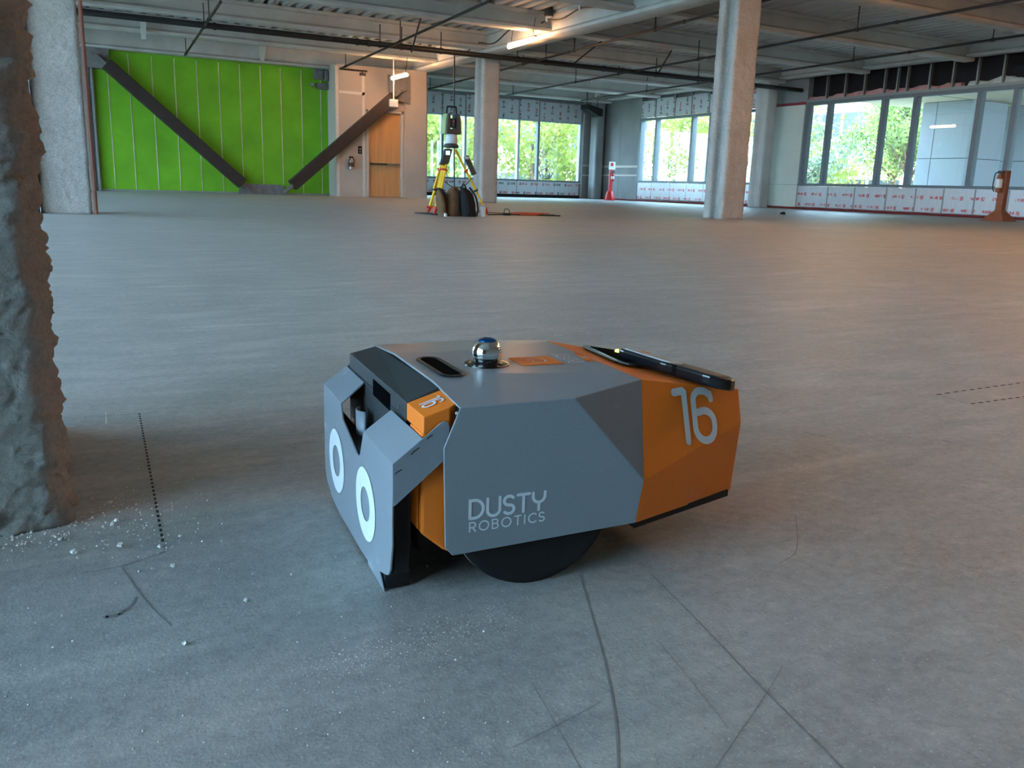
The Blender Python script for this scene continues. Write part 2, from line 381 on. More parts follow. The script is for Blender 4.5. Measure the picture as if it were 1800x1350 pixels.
# green core wall with boards and joint strips
wg = MB().box(1.5, 7.8, GY + 0.06, GY + 0.3, 0, 3.6).build('wall_core', M['drywall_grey']); tag(wg, kind='structure')
seams = [1.62, 1.95, 2.45, 3.0, 3.55, 4.10, 4.66, 5.20, 5.75, 6.30, 6.87, 7.42, 7.78]
for i in range(len(seams) - 1):
    top = 2.98 if i == 0 else 3.46
    MB().box(seams[i] + 0.004, seams[i + 1] - 0.004, GY, GY + 0.06, 0.05, top).build('green_board', M['green'], wg)
    if 0 < i:
        MB().box(seams[i] - 0.011, seams[i] + 0.011, GY - 0.012, GY + 0.002, 0.05, 3.4).build('joint_strip', M['strip'], wg)
MB().box(1.6, 7.8, GY - 0.03, GY + 0.05, 0, 0.05).build('bottom_track', M['stud'], wg)
# wall return left of the green boards and toward the left facade
wcl = MB().box(XL, 1.62, GY - 0.1, GY + 0.3, 0, ZC).build('wall_core_left', M['drywall_grey']); tag(wcl, kind='structure')
for xx in (1.34, 1.44, 1.54): MB().box(xx, xx + 0.05, GY - 0.16, GY - 0.1, 0, 3.0).build('corner_bead', M['stud'], wcl)
# gypsum wall with door opening
CW = 24.2
wd = MB().box(7.62, 8.48, CW, CW + 0.9, 0, 3.56).box(9.60, 10.3, CW, CW + 0.9, 0, 3.56).box(8.48, 9.60, CW, CW + 0.9, 2.42, 3.56).box(8.48, 9.6, CW + 0.5, CW + 0.9, 0, 2.42).build('wall_core_right', M['gyp']); tag(wd, kind='structure')
MB().box(7.60, 7.68, CW - 0.012, CW, 0, 3.5).build('corner_bead', M['gyp_mud'], wd)
for a in ((7.7, 8.44, 2.78, 2.86), (8.36, 8.44, 0.0, 3.4), (9.66, 9.72, 0, 3.4)): MB().box(a[0], a[1], CW - 0.008, CW, a[2], a[3]).build('joint_compound_band', M['gyp_mud'], wd)
MB().box(10.28, 10.34, CW - 0.02, YB, 0, 3.56).build('wall_core_end', M['gyp'], wd)
d1 = tag(empty('door_1', (9.03, CW, 0)), kind='structure')
rel(MB().box(8.56, 9.52, CW + 0.06, CW + 0.11, 0.01, 2.34).build('door_leaf', M['wood']), d1)
fr = rel(MB().box(8.48, 8.55, CW - 0.02, CW + 0.12, 0, 2.42).box(9.53, 9.60, CW - 0.02, CW + 0.12, 0, 2.42).box(8.48, 9.60, CW - 0.02, CW + 0.12, 2.35, 2.42).build('door_frame', M['frame'], bevel=0.008), d1)
pb = rel(MB().box(8.60, 9.48, CW - 0.01, CW + 0.03, 0.90, 0.96).box(8.60, 8.66, CW + 0.02, CW + 0.07, 0.89, 0.97).build('push_bar', M['steel'], bevel=0.006), d1)
rel(MB().box(8.60, 9.10, CW - 0.03, CW + 0.0, 0.905, 0.955).build('push_bar_pad', M['st_grey'], bevel=0.005), pb); 

# back wall
HB, SB = 2.88, 0.68
wb = MB().box(10.3, XR + 0.4, YB + 0.02, YB + 0.3, 0, 0.60).box(10.3, XR + 0.4, YB + 0.02, YB + 0.3, HB + 0.05, ZC).box(19.55, XR + 0.4, YB, YB + 0.3, 0, ZC).box(10.3, 11.6, YB, YB + 0.3, 0, ZC).build('wall_back', M['drywall_grey']); tag(wb, kind='structure')
bx = [11.6, 12.55, 13.42, 14.35, 15.5, 16.6, 17.5, 19.45]
for i in range(len(bx) - 1):
    MB().box(bx[i] + 0.01, bx[i + 1] - 0.01, YB - 0.03, YB + 0.03, 0.12, SB - 0.06).build('sill_board', M['board_back'], wb)
    MB().box(bx[i] + 0.01, bx[i + 1] - 0.01, YB - 0.03, YB + 0.03, HB + 0.06, 3.62 + 0.04 * (i % 2)).build('head_board', M['board_back_v'], wb)
    if i: MB().box(bx[i] - 0.025, bx[i] + 0.025, YB - 0.05, YB + 0.02, HB, 3.66).build('stud', M['stud'], wb)
MB().box(10.3, 19.5, YB - 0.02, YB + 0.03, 0, 0.12).build('bottom_channel', M['plenum'], wb)
w1 = tag(empty('window_1', (15.5, YB, 0)), kind='structure')
rel(MB().box(11.6, 19.5, YB - 0.06, YB + 0.12, SB - 0.06, SB).build('window_sill', M['mull']), w1)
rel(MB().box(11.6, 19.5, YB - 0.02, YB + 0.12, HB, HB + 0.06).build('window_head', M['mull_light']), w1)
mb_x = [11.6, 12.55, 13.42, 14.35, 15.5, 16.62, 17.5, 19.45]
for i, mx in enumerate(mb_x): rel(MB().box(mx - 0.045, mx + 0.045, YB - 0.04, YB + 0.12, SB, HB).build('mullion', M['mull_light'] if i % 2 else M['mull']), w1)
for i in range(len(mb_x) - 1): rel(MB().box(mb_x[i] + 0.045, mb_x[i + 1] - 0.045, YB + 0.06, YB + 0.066, SB, HB).build('pane', M['glass']), w1)

# right wall: far bay with printed boards, near bay with open studs above
HR, SR = 2.98, 0.76
wr = MB().box(XR + 0.02, XR + 0.3, YN - 0.3, YB, 0, 0.68).box(XR + 0.25, XR + 0.3, YN, YB, HR + 0.1, ZC).box(XR, XR + 0.3, 27.2, YB, 0, ZC).box(XR, XR + 0.3, 19.15, 20.9, 0, ZC).box(XR, XR + 0.3, YN, 9.0, 0, ZC).build('wall_right', M['drywall_grey']); tag(wr, kind='structure')
MB().box(XR + 0.2, XR + 0.249, YN, 19.15, HR + 0.1, ZC).build('plenum_sheathing', M['plenum'], wr)
MB().box(XR - 0.012, XR, 19.2, 20.4, 0.72, HR + 0.06).build('pale_board', M['tape'], wr)
MB().box(XR - 0.014, XR, 19.2, 20.4, 0.06, 0.71).build('foil_board', M['tape'], wr)
MB().box(XR - 0.012, XR, 27.2, 28.4, 1.3, 2.9).build('drywall_sheet', M['drywall_grey'], wr); MB().box(XR - 0.012, XR, 27.2, 28.4, 0.05, 1.28).build('drywall_sheet', M['drywall_grey'], wr)
MB().box(XR - 0.012, XR, 28.45, 29.9, 0.05, 3.3).build('drywall_sheet', M['drywall_grey'], wr)
for a in ((27.2, 29.9, 1.24, 1.32), (27.2, 29.9, 0.92, 0.98)): MB().box(XR - 0.02, XR - 0.012, *a).build('joint_compound_band', M['gyp_mud'], wr)
MB().box(19.55, 19.6, YB - 0.02, YB, 0.05, 3.3).box(19.6, 20.25, YB - 0.014, YB, 1.28, 1.34).box(19.6, 20.25, YB - 0.014, YB, 0.9, 0.95).build('joint_compound_band', M['gyp_mud'], wb)
def right_bay(idx, ys, y0, y1, head, dark):
    w = tag(empty('window_%d' % idx, (XR, (y0 + y1) / 2, 0)), kind='structure')
    rel(MB().box(XR - 0.06, XR + 0.14, y0, y1, SR - 0.07, SR).build('window_sill', M['mull']), w)
    rel(MB().box(XR - 0.03, XR + 0.14, y0, y1, head, head + 0.09).build('window_head', M['mull']), w)
    for i, my in enumerate(ys): rel(MB().box(XR - 0.05, XR + 0.13, my - 0.055, my + 0.055, SR, head).build('mullion', dark), w)
    for i in range(len(ys) - 1): rel(MB().box(XR + 0.05, XR + 0.056, ys[i] + 0.05, ys[i + 1] - 0.05, SR, head).build('pane', M['glass']), w)
    return w
right_bay(2, [20.95, 22.1, 23.28, 24.2, 26.2, 27.15], 20.9, 27.2, 2.93, M['mull'])
ry = [9.05, 10.2, 11.2, 12.80, 13.70, 15.46, 16.44, 18.28, 19.05]
right_bay(3, ry, 9.0, 19.15, HR, M['mull'])
fy = [20.9, 21.7, 22.7, 23.4, 24.3, 25.2, 26.3, 27.15]
for i in range(len(fy) - 1):
    MB().box(XR - 0.03, XR + 0.02, fy[i] + 0.01, fy[i + 1] - 0.01, 0.10, SR - 0.08).build('sill_board', M['foil'], wr)
    MB().box(XR - 0.03, XR + 0.02, fy[i] + 0.01, fy[i + 1] - 0.01, 3.03, 3.62 + 0.05 * (i % 2)).build('head_board', M['board_back_v'], wr)
    if i: MB().box(XR - 0.05, XR + 0.02, fy[i] - 0.025, fy[i] + 0.025, 3.02, 3.75).build('stud', M['stud'], wr)
fy = [9.0, 9.9, 10.9, 11.7, 12.6, 13.45, 14.3, 15.1, 16.0, 17.05, 18.0, 19.15]
for i in range(len(fy) - 1):
    MB().box(XR - 0.03, XR + 0.02, fy[i] + 0.012, fy[i + 1] - 0.012, 0.08, SR - 0.08).build('foil_board', M['foil'], wr)
    MB().box(XR - 0.035, XR + 0.02, fy[i] - 0.02, fy[i] + 0.02, 0.08, SR - 0.08).build('foil_tape', M['stud'], wr)
# red sealant bead along the foot of the wall (wavy)
sb_ = MB(); pts = [(XR - 0.05 + 0.012 * math.sin(k * 1.7), 8.0 + 0.25 * k, 0.035 + 0.02 * noise.noise(Vector((k * 0.6, 0, 0)))) for k in range(int(22 / 0.25))]
sb_.tube(pts, 0.032, 6).build('sealant_bead', M['seal'], wr, smooth=True)
sy = [9.3, 9.95, 10.6, 11.25, 11.9, 12.55, 13.2, 13.85, 14.5, 15.15, 15.8, 16.1, 16.5, 17.15, 17.8, 18.45]
for yy in sy: MB().box(XR - 0.03, XR + 0.06, yy - 0.02, yy + 0.02, HR + 0.09, 3.76).build('stud', M['stud'], wr)
MB().box(XR - 0.04, XR + 0.10, 9.0, 19.15, HR + 0.09, HR + 0.16).build('head_track', M['stud'], wr)
def batt(y0, y1, m, hh):
    mb = MB(); N = int((y1 - y0) / 0.08); vs = []
    for i in range(N + 1):
        y = y0 + (y1 - y0) * i / N; hz = HR + 0.14 + hh * (0.75 + 0.9 * noise.noise(Vector((y * 1.7, 3.1, 0)))) + 0.03 * noise.noise(Vector((y * 9, 0, 5)))
        vs += [(XR + 0.07, y, HR + 0.1), (XR + 0.04 + 0.02 * noise.noise(Vector((y * 5, 1, 1))), y, (HR + 0.1 + hz) / 2), (XR + 0.08, y, hz), (XR + 0.19, y, hz + 0.02), (XR + 0.19, y, HR + 0.1)]
    return mb.mesh(vs, [(i * 5 + j, i * 5 + j + 1, i * 5 + j + 6, i * 5 + j + 5) for i in range(N) for j in range(4)])
batt(14.3, 19.15, M['pink'], 0.16).build('insulation_batt', M['pink'], wr, smooth=True)
batt(9.0, 14.1, M['white_ins'], 0.17).build('insulation_batt', M['white_ins'], wr, smooth=True)
MB().box(XR - 0.02, XR + 0.02, 19.15, 20.5, HR + 0.04, HR + 0.12).build('red_flashing', M['seal'], wr)

# left and near walls (out of frame): long glazed bays
for nm, ax in (('wall_left', 'x'), ('wall_near', 'y')):
    mbw = MB()
    if ax == 'x': mbw.box(XL - 0.3, XL, WL0, GY, 0, 0.35).box(XL - 0.3, XL, WL0, GY, 3.55, ZC).box(XL - 0.3, XL, YN, WL0, 0, ZC)
    else: mbw.box(XL, XR, YN - 0.3, YN, 0, ZC)
    w = tag(mbw.build(nm, M['drywall_grey']), kind='structure')
    if ax == 'y': continue
    wi = tag(empty('window_%d' % (4 if ax == 'x' else 5), (XL, 0, 0) if ax == 'x' else (0, YN, 0)), kind='structure')
    a0, a1 = (WL0, GY) if ax == 'x' else (XL, XR); nn = 13
    for k in range(nn + 1):
        a = a0 + (a1 - a0) * k / nn
        if ax == 'x': rel(MB().box(XL - 0.15, XL, a - 0.05, a + 0.05, 0.35, 3.55).build('mullion', M['mull']), wi)
        else: rel(MB().box(a - 0.05, a + 0.05, YN - 0.15, YN, 0.75, 2.98).build('mullion', M['mull']), wi)
        if k < nn:
            b = a + (a1 - a0) / nn
            if ax == 'x': rel(MB().box(XL - 0.09, XL - 0.084, a + 0.05, b - 0.05, 0.35, 3.55).build('pane', M['glass']), wi)
            else: rel(MB().box(a + 0.05, b - 0.05, YN - 0.09, YN - 0.084, 0.75, 2.98).build('pane', M['glass']), wi)

# ------------------------------------------------------------------ columns (sprayed fireproofing over H-sections)
def h_section(wx, wy, tf, tw, res):
    pts = [(-wx / 2, -wy / 2), (wx / 2, -wy / 2), (wx / 2, -wy / 2 + tf), (tw / 2, -wy / 2 + tf + 0.03), (tw / 2, wy / 2 - tf - 0.03), (wx / 2, wy / 2 - tf), (wx / 2, wy / 2), (-wx / 2, wy / 2), (-wx / 2, wy / 2 - tf), (-tw / 2, wy / 2 - tf - 0.03), (-tw / 2, -wy / 2 + tf + 0.03), (-wx / 2, -wy / 2 + tf)]
    out = []
    for i in range(len(pts)):
        a = Vector(pts[i] + (0,)); b = Vector(pts[(i + 1) % len(pts)] + (0,)); k = max(1, int((b - a).length / res))
        out += [a.lerp(b, j / k) for j in range(k)]
    return out
def near_section(res):
    pts = [(-.25, -.25), (.236, -.25), (.246, -.240), (.263, -.172), (.258, -.145), (.09, -.12), (.09, .12), (.25, .145), (.25, .25), (-.25, .25), (-.25, .145), (-.09, .12), (-.09, -.12), (-.25, -.145)]
    out = []
    for i in range(len(pts)):
        a = Vector(pts[i] + (0,)); b = Vector(pts[(i + 1) % len(pts)] + (0,)); k = max(1, int((b - a).length / res))
        out += [a.lerp(b, j / k) for j in range(k)]
    return out
def column(name, label, cx, cy, wx, wy, tf, tw, res, amp, freq, m, z1=ZC, rough_fn=None, flare=0.0, group=None, fine_to=None):
    sec = near_section(res) if fine_to else h_section(wx, wy, tf, tw, res); k = len(sec); zs = [z1 * j / int(z1 / res) for j in range(int(z1 / res) + 1)]; vs = []
    if fine_to: zs = [res * j for j in range(int(fine_to / res) + 1)] + [fine_to + (z1 - fine_to) * (j + 1) / 12 for j in range(12)]
    nz = len(zs) - 1
    # smooth the section so arrises are rounded, and get outward normals
    for _ in range(2): sec = [(sec[i - 1] + sec[i] * 2 + sec[(i + 1) % k]) / 4 for i in range(k)]
    nrm = []
    for i in range(k):
        t = sec[(i + 1) % k] - sec[i - 1]; nrm.append(Vector((t.y, -t.x, 0)).normalized())
    for j in range(nz + 1):
        z = zs[j]
        for i in range(k):
            p = sec[i]; q = Vector((p.x + cx, p.y + cy, z))
            d = amp * (noise.fractal(q * freq, 0.9, 2.1, 5) * 0.8)
            if rough_fn: d += rough_fn(q, p, nrm[i])
            d += flare * max(0, 1 - z / 0.12) ** 2
            vs.append((p.x + nrm[i].x * d, p.y + nrm[i].y * d, z + (0.3 * amp * noise.noise(q * freq * 1.7) if 0 < j < nz else 0)))
    fs = [(j * k + i, j * k + (i + 1) % k, (j + 1) * k + (i + 1) % k, (j + 1) * k + i) for j in range(nz) for i in range(k)]
    mb = MB(); mb.v = [tuple(v) for v in vs]; mb.f = fs; mb.mi = [0] * len(fs)
    mb.f.append(tuple(reversed(range(k)))); mb.f.append(tuple(range(nz * k, (nz + 1) * k))); mb.mi += [0, 0]
    o = mb.build(name, m, smooth=True, angle=180); o.location = (cx, cy, 0)
    return tag(o, label, 'column', group)
def near_rough(q, p, n):
    # grainy spray coat; broken, crumbled edge on the side facing right
    e = max(0.0, min(1.0, (q.x + 0.022) / 0.015))
    d = 0.0026 * noise.fractal(q * 120, 0.6, 2.0, 2) + 0.0018 * noise.noise(q * 60)
    if e > 0:
        c = noise.fractal(q * 30, 0.7, 2.0, 5); v = noise.cell_vector(q * 34)
        d += e * (0.008 * c + 0.005 * abs(noise.noise(q * 70)) + 0.007 * (v.x - 0.5) - 0.002)
    if q.z < 0.06: d += (1 - q.z / 0.06) * 0.012 * max(0, noise.noise(q * 45) + 0.35)
    return d
column('column', 'coarse sprayed concrete-grey column at the left edge, crumbling along its edge', -0.250, 1.450, 0.50, 0.50, 0.105, 0.17, 0.006, 0.0018, 5, M['fire_near'], z1=3.6, rough_fn=near_rough, flare=0.007, fine_to=0.9)
column('column', 'rough pale grey column beside the green wall with a brown conduit', 0.34, 11.06, 0.50, 0.46, 0.40, 0.46, 0.025, 0.013, 22, M['fire'], z1=3.6)
column('column', 'slim grey column behind the yellow tripod', 10.2, 20.1, 0.50, 0.5, 0.14, 0.20, 0.05, 0.012, 6, M['fire'], z1=3.6)
column('column', 'warm-lit pitted column standing alone on the right of the floor', 10.36, 11.40, 0.50, 0.48, 0.14, 0.22, 0.028, 0.014, 7, M['fire'], z1=3.6)
column('column', 'dark grey column against the window wall, right of the warm-lit column', 19.72, 20.2, 0.44, 0.5, 0.14, 0.20, 0.05, 0.012, 6, M['beam'], z1=3.78)
column('column', 'grey column in the far corner beside the red extinguisher stand', 19.95, 29.55, 0.40, 0.5, 0.14, 0.3, 0.06, 0.01, 6, M['drywall_grey'], z1=3.78)
# ------------------------------------------------------------------ dark steel strip left of the left column, conduit
sp = MB().box(0.0, 0.075, 10.75, 11.05, 0, 3.5).build('steel_strip', M['plenum']); tag(sp, 'dark steel strip standing against the left side of the pale column', 'steel strip')
cd = thing('conduit', 'thin brown vertical conduit clamped to the pale grey left column', 'conduit', (0.625, 10.80, 0))
rel(MB().tube([(0.625, 10.80, 0), (0.625, 10.80, 3.55)], 0.022, 10).build('pipe', M['copper'], smooth=True), cd)
for z in (2.62,): rel(MB().box(0.50, 0.72, 10.77, 10.83, z, z + 0.05).build('clamp', M['pipe_clamp']), cd)

# ------------------------------------------------------------------ braces
def brace(label, a, b, y):
    a = Vector((a[0], y, a[1])); b = Vector((b[0], y, b[1])); d = (b - a).normalized(); s = Vector((0, 1, 0)).cross(d).normalized()
    t = thing('diagonal_brace', label, 'brace', b)
    L = (b - a).length
    def bar(i0, i1, w, th, nm, m):
        p, q = a + d * i0, a + d * i1
        o = MB().prism([p - s * w / 2 - Vector((0, th / 2, 0)), p + s * w / 2 - Vector((0, th / 2, 0)), p + s * w / 2 + Vector((0, th / 2, 0)), p - s * w / 2 + Vector((0, th / 2, 0))], q - p).build(nm, m, bevel=0.02 if nm == 'sleeve' else 0)
        rel(o, t)
    bar(0.25, L - 0.25, 0.30, 0.24, 'sleeve', M['brace'])
    bar(0.0, 0.3, 0.10, 0.06, 'core_plate', M['gusset']); bar(L - 0.3, L, 0.10, 0.06, 'core_plate', M['gusset'])
    bar(-0.05, 0.32, 0.03, 0.22, 'stiffening_rib', M['gusset']); bar(L - 0.32, L + 0.05, 0.03, 0.22, 'stiffening_rib', M['gusset'])
BY = 24.65
brace('dark brown diagonal brace on the left, sloping down rightward across the green wall', (1.72, 3.26), (5.28, 0.10), BY)
brace('dark brown diagonal brace on the right, sloping down leftward from above the door', (9.45, 2.95), (6.10, 0.10), 24.02)
def gusset(lab, pts, y): 
    o = MB().prism([(x, y, z) for x, z in pts], (0, 0.05, 0)).build('gusset_plate', M['gusset']); tag(o, lab, 'steel plate')
gusset('grey gusset plate on the floor joining the two braces', [(5.0, 0), (5.02, 0.12), (5.25, 0.28), (6.15, 0.27), (6.3, 0.10), (6.32, 0)], 24.72)
gusset('pale gusset plate at the top end of the left brace', [(1.45, 2.98), (1.95, 2.98), (2.0, 3.46), (1.45, 3.46)], 24.72)
gusset('dark gusset plate at the top end of the right brace', [(9.10, 3.38), (9.15, 2.75), (9.75, 2.62), (9.75, 3.38)], 24.06)
wcol = MB().box(9.62, 10.28, CW - 0.1, CW, 0, 3.56).build('pilaster', M['gyp']); rel(wcol, wd)

# ------------------------------------------------------------------ ceiling pipes
def hanger(p, par, r, top=0.42):
    MBh = MB().tube([(p.x, p.y, p.z), (p.x, p.y, min(ZC + .02, p.z + top))], 0.012, 6).tube([(p.x, p.y - 0.03, p.z), (p.x, p.y + 0.03, p.z)], r + 0.012, 10)
    rel(MBh.build('hanger', M['pipe']), par)
mp = thing('sprinkler_pipe', 'thick black sprinkler main crossing the whole ceiling from left to right', 'pipe', (0.4, 19.3, 3.42))
pm0, pm1 = Vector((0.55, 19.45, 3.44)), Vector((XR - 0.1, 19.3, 3.42))
rel(MB().tube([pm0, pm0.lerp(pm1, .5), pm1], 0.062, 12).build('pipe', M['pipe'], smooth=True), mp)
for px_ in (360, 668, 706, 775, 910, 960, 1155, 1230):
    t = (at(px_, 60, 'y', 19.4).x - pm0.x) / (pm1.x - pm0.x); p = pm0.lerp(pm1, t); hanger(p, mp, 0.062)
for px_ in (378, 628, 648, 1062, 1095):
    t = (at(px_, 60, 'y', 19.4).x - pm0.x) / (pm1.x - pm0.x); p = pm0.lerp(pm1, t)
    rel(MB().tube([p - Vector((.03, 0, 0)), p + Vector((.03, 0, 0))], 0.074, 12).build('coupling', M['pipe'], smooth=True), mp)
def branch(label, a, b, za, zb, r=0.026, hx=(), ext=None):
    p, q = at(a[0], a[1], 'z', za), at(b[0], b[1], 'z', zb)
    if ext: q = p + (q - p) * ext
    t = thing('sprinkler_pipe', label, 'pipe', p, group='black sprinkler branch pipes')
    rel(MB().tube([p, p.lerp(q, .5), q], r, 10).build('pipe', M['pipe'], smooth=True), t)
    for k_, f in enumerate(hx): hanger(p.lerp(q, f), t, r, 0.42 if k_ else 1.0)
    for f in (0.33, 0.7): 
        c = p.lerp(q, f); d = (q - p).normalized() * 0.03
        rel(MB().tube([c - d, c + d], r * 1.35, 10).build('coupling', M['pipe'], smooth=True), t)
    return p, q, t
branch('short black branch pipe hanging in front of the green wall top, left of centre', (325, 97), (388, 3), 3.40, 3.45, hx=(0.05, 0.75))
p, q, t = branch('black branch pipe running from above the tan door toward the viewer', (598, 121), (820, 20), 3.34, 3.45, hx=(0.04, 0.36, 0.85), ext=1.6)
rel(MB().tube([p, p + Vector((0.75, 0, 0))], 0.026, 8).tube([p + Vector((0.62, 0, -0.10)), p + Vector((0.62, 0, 0))], 0.02, 8).box(p.x + 0.55, p.x + 0.70, p.y - 0.04, p.y + 0.04, p.z - 0.12, p.z - 0.05).build('sprinkler_head', M['pipe']), t)
branch('black branch pipe just right of the slim column, running toward the viewer', (875, 125), (1275, 19), 3.42, 3.52, hx=(0.13, 0.35, 0.62), ext=1.25)
branch('black branch pipe passing behind the top of the warm-lit column', (891, 167), (1786, 0), 3.40, 3.52, hx=(0.02, 0.20, 0.30, 0.45, 0.66, 0.86), ext=1.25)
branch('black branch pipe running from the far corner along the right windows', (1022, 177), (1800, 62), 3.42, 3.55, hx=(0.02, 0.2, 0.4, 0.62, 0.8), ext=1.2)
branch('thin black branch pipe above the far back windows', (748, 158), (830, 137), 3.40, 3.44, hx=(0.1,), ext=1.1)
# diagonal sway braces of the main
for k, (a, b) in enumerate((((1001, 118), (1058, 72)), ((1156, 130), (1186, 80)), ((723, 92), (740, 30)))):
    p = at(a[0], a[1], 'y', 19.36); q = at(b[0], b[1], 'z', 4.05)
    o = MB().tube([p, q], 0.02, 8).build('sway_brace', M['pipe'], smooth=True)
    tag(o, ['slanting black sway rod beside the slim column, tied to the sprinkler main', 'short slanting sway rod of the sprinkler main near the warm-lit column', 'slanting black sway rod of the sprinkler main above the lit tube by the door'][k], 'rod', 'sway rods of the sprinkler main')

# ------------------------------------------------------------------ lamps
def strip_lamp(label, p, q, group='warm tube lamps on the ceiling'):
    p, q = Vector(p), Vector(q); t = thing('tube_lamp', label, 'lamp', (p + q) / 2, group=group); d = (q - p).normalized()
    rel(MB().tube([p, p + d * 0.02, q - d * 0.02, q], [0.02, 0.042, 0.042, 0.02], 12).build('tube', M['lamp'], smooth=True), t)
    rel(MB().box(min(p.x, q.x) - 0.03, max(p.x, q.x) + 0.03, p.y if p.y < q.y else q.y, max(p.y, q.y), p.z + 0.045, p.z + 0.075).build('housing', M['lamp_body']), t)
    m = (p + q) / 2
    for f in (0.1, 0.9):
        c = p.lerp(q, f); rel(MB().tube([c + Vector((0, 0, 0.06)), c + Vector((0.05, 0, 0.45))], 0.006, 6).build('wire', M['pipe']), t)
strip_lamp('lit warm tube lamp hanging from the girder in front of the slim column', (9.62, 16.75, 3.47), (9.62, 17.95, 3.45))
strip_lamp('lit warm tube lamp above the tan door', (8.95, 22.3, 3.20), (8.95, 23.4, 3.20))
for k, (lx, ly) in enumerate(((7.6, 0.2), (9.6, 7.8), (9.6, 4.6), (9.6, 1.4), (14.6, 5.0), (15.2, -1.0))):
    strip_lamp('lit warm tube lamp on the ceiling nearer the viewer', (lx, ly, 3.47), (lx, ly + 1.2, 3.47))
# festoon cord along the girder, white hooks, hanging drop
fx = 9.86; fpts = [(799, 95), (820, 91), (840, 76), (868, 76), (900, 50), (930, 50), (962, 36), (988, 33), (1020, 15), (1055, 11), (1080, 0)]
fp = [at(a, b, 'x', fx) for a, b in fpts]
def smooth_path(pts, n=8):
    out = []; k = len(pts)
    for i in range(k - 1):
        p0, p1, p2, p3 = pts[max(i - 1, 0)], pts[i], pts[i + 1], pts[min(i + 2, k - 1)]
        for j in range(n):
            t = j / n; out.append(0.5 * ((2 * p1) + (p2 - p0) * t + (2 * p0 - 5 * p1 + 4 * p2 - p3) * t * t + (3 * p1 - p0 - 3 * p2 + p3) * t ** 3))
    return out + [pts[-1]]
fc = thing('festoon_cord', 'dark power cord looped along the girder on white hooks and dropping to the floor', 'cord', fp[0])
rel(MB().tube(smooth_path(fp), 0.016, 6).build('cord', M['pipe'], smooth=True), fc)
rel(MB().tube(smooth_path([fp[0], fp[0] + Vector((0.0, -0.02, -1.2)), fp[0] + Vector((0.03, 0.0, -2.5)), Vector((fp[0].x + 0.05, fp[0].y, 0.01))]), 0.016, 6).build('drop_cord', M['pipe'], smooth=True), fc)
for i in (0, 2, 4, 6, 8): rel(MB().box(fp[i].x - 0.03, fp[i].x + 0.03, fp[i].y - 0.03, fp[i].y + 0.03, fp[i].z - 0.02, fp[i].z + 0.12).build('hook', M['cyl_white'], bevel=0.01), fc)
jb = at(965, 20, 'x', 9.85); jt = thing('spot_fixture', 'small grey spot fixture hanging beside the lit tube near the girder', 'lamp', jb)
rel(MB().lathe([(0.05, 0.16), (0.09, 0.12), (0.10, -0.08), (0.085, -0.10)], jb, 14).build('shade', M['st_grey'], smooth=True), jt)
rel(MB().lathe([(0.07, -0.10), (0.07, -0.12)], jb, 14).build('lens', M['cyl_white']), jt); rel(MB().tube([jb + Vector((0, 0, .15)), jb + Vector((0.06, 0, .34))], 0.012, 6).build('stem', M['pipe']), jt)
# exit sign hanging, emergency light boxes
ex = thing('exit_sign', 'small white sign box hanging from a rod above the tan door', 'sign', (8.84, 23.0, 2.42))
rel(MB().box(8.72, 8.96, 22.96, 23.04, 2.42, 2.62).build('box', M['cyl_white'], bevel=0.01), ex); rel(MB().tube([(8.84, 23, 2.6), (8.84, 23, 3.66)], 0.018, 6).build('rod', M['cyl_white']), ex)
eb = thing('emergency_light', 'grey emergency light boxes mounted high at the right end of the green wall', 'light box', (7.45, 24.9, 2.95))
rel(MB().box(7.22, 7.47, 24.84, 24.99, 3.18, 3.44).box(7.50, 7.60, 24.80, 24.99, 3.15, 3.42).build('housing', M['gusset'], bevel=0.01), eb)
rel(MB().box(7.30, 7.60, 24.86, 24.99, 2.92, 3.08).build('battery_box', M['gusset'], bevel=0.01), eb); rel(MB().lathe([(0.02, 0.05), (0.055, 0.03), (0.06, -0.04), (0.02, -0.06)], (7.18, 24.92, 3.03), 12).build('lamp_head', M['pipe_clamp'], smooth=True), eb)
rel(MB().box(7.47, 7.50, 24.9, 24.99, 3.2, 3.46).build('bracket', M['plenum']), eb)
# extinguisher on the gypsum wall, black switch plate
fe = thing('fire_extinguisher', 'small extinguisher hanging on the gypsum wall left of the tan door', 'extinguisher', (7.99, CW - 0.09, 0.74))
rel(MB().lathe([(0.03, 0), (0.065, 0.02), (0.07, 0.24), (0.05, 0.30), (0.02, 0.33)], (7.99, CW - 0.09, 0.74), 14).build('cylinder', M['steel'], smooth=True), fe)
rel(MB().box(7.95, 8.05, CW - 0.12, CW - 0.05, 1.06, 1.11).build('valve', M['pipe']), fe); rel(MB().tube([(8.04, CW - 0.1, 1.07), (8.09, CW - 0.1, 0.98), (8.06, CW - 0.12, 0.82)], 0.012, 6).build('hose', M['pipe']), fe)
rel(MB().lathe([(0.072, 0.08), (0.072, 0.2)], (7.99, CW - 0.09, 0.74), 14).build('label_band', M['bag_tan']), fe)
sw = thing('wall_switch', 'black wall plate beside the door frame above the extinguisher', 'switch', (8.28, CW, 1.19))
rel(MB().box(8.23, 8.34, CW - 0.02, CW, 1.19, 1.40).build('plate', M['plenum'], bevel=0.005), sw); rel(MB().box(8.265, 8.305, CW - 0.03, CW - 0.02, 1.30, 1.34).build('button', M['pipe_clamp']), sw); rel(MB().box(8.265, 8.305, CW - 0.03, CW - 0.02, 1.23, 1.26).build('button', M['pipe_clamp']), sw)
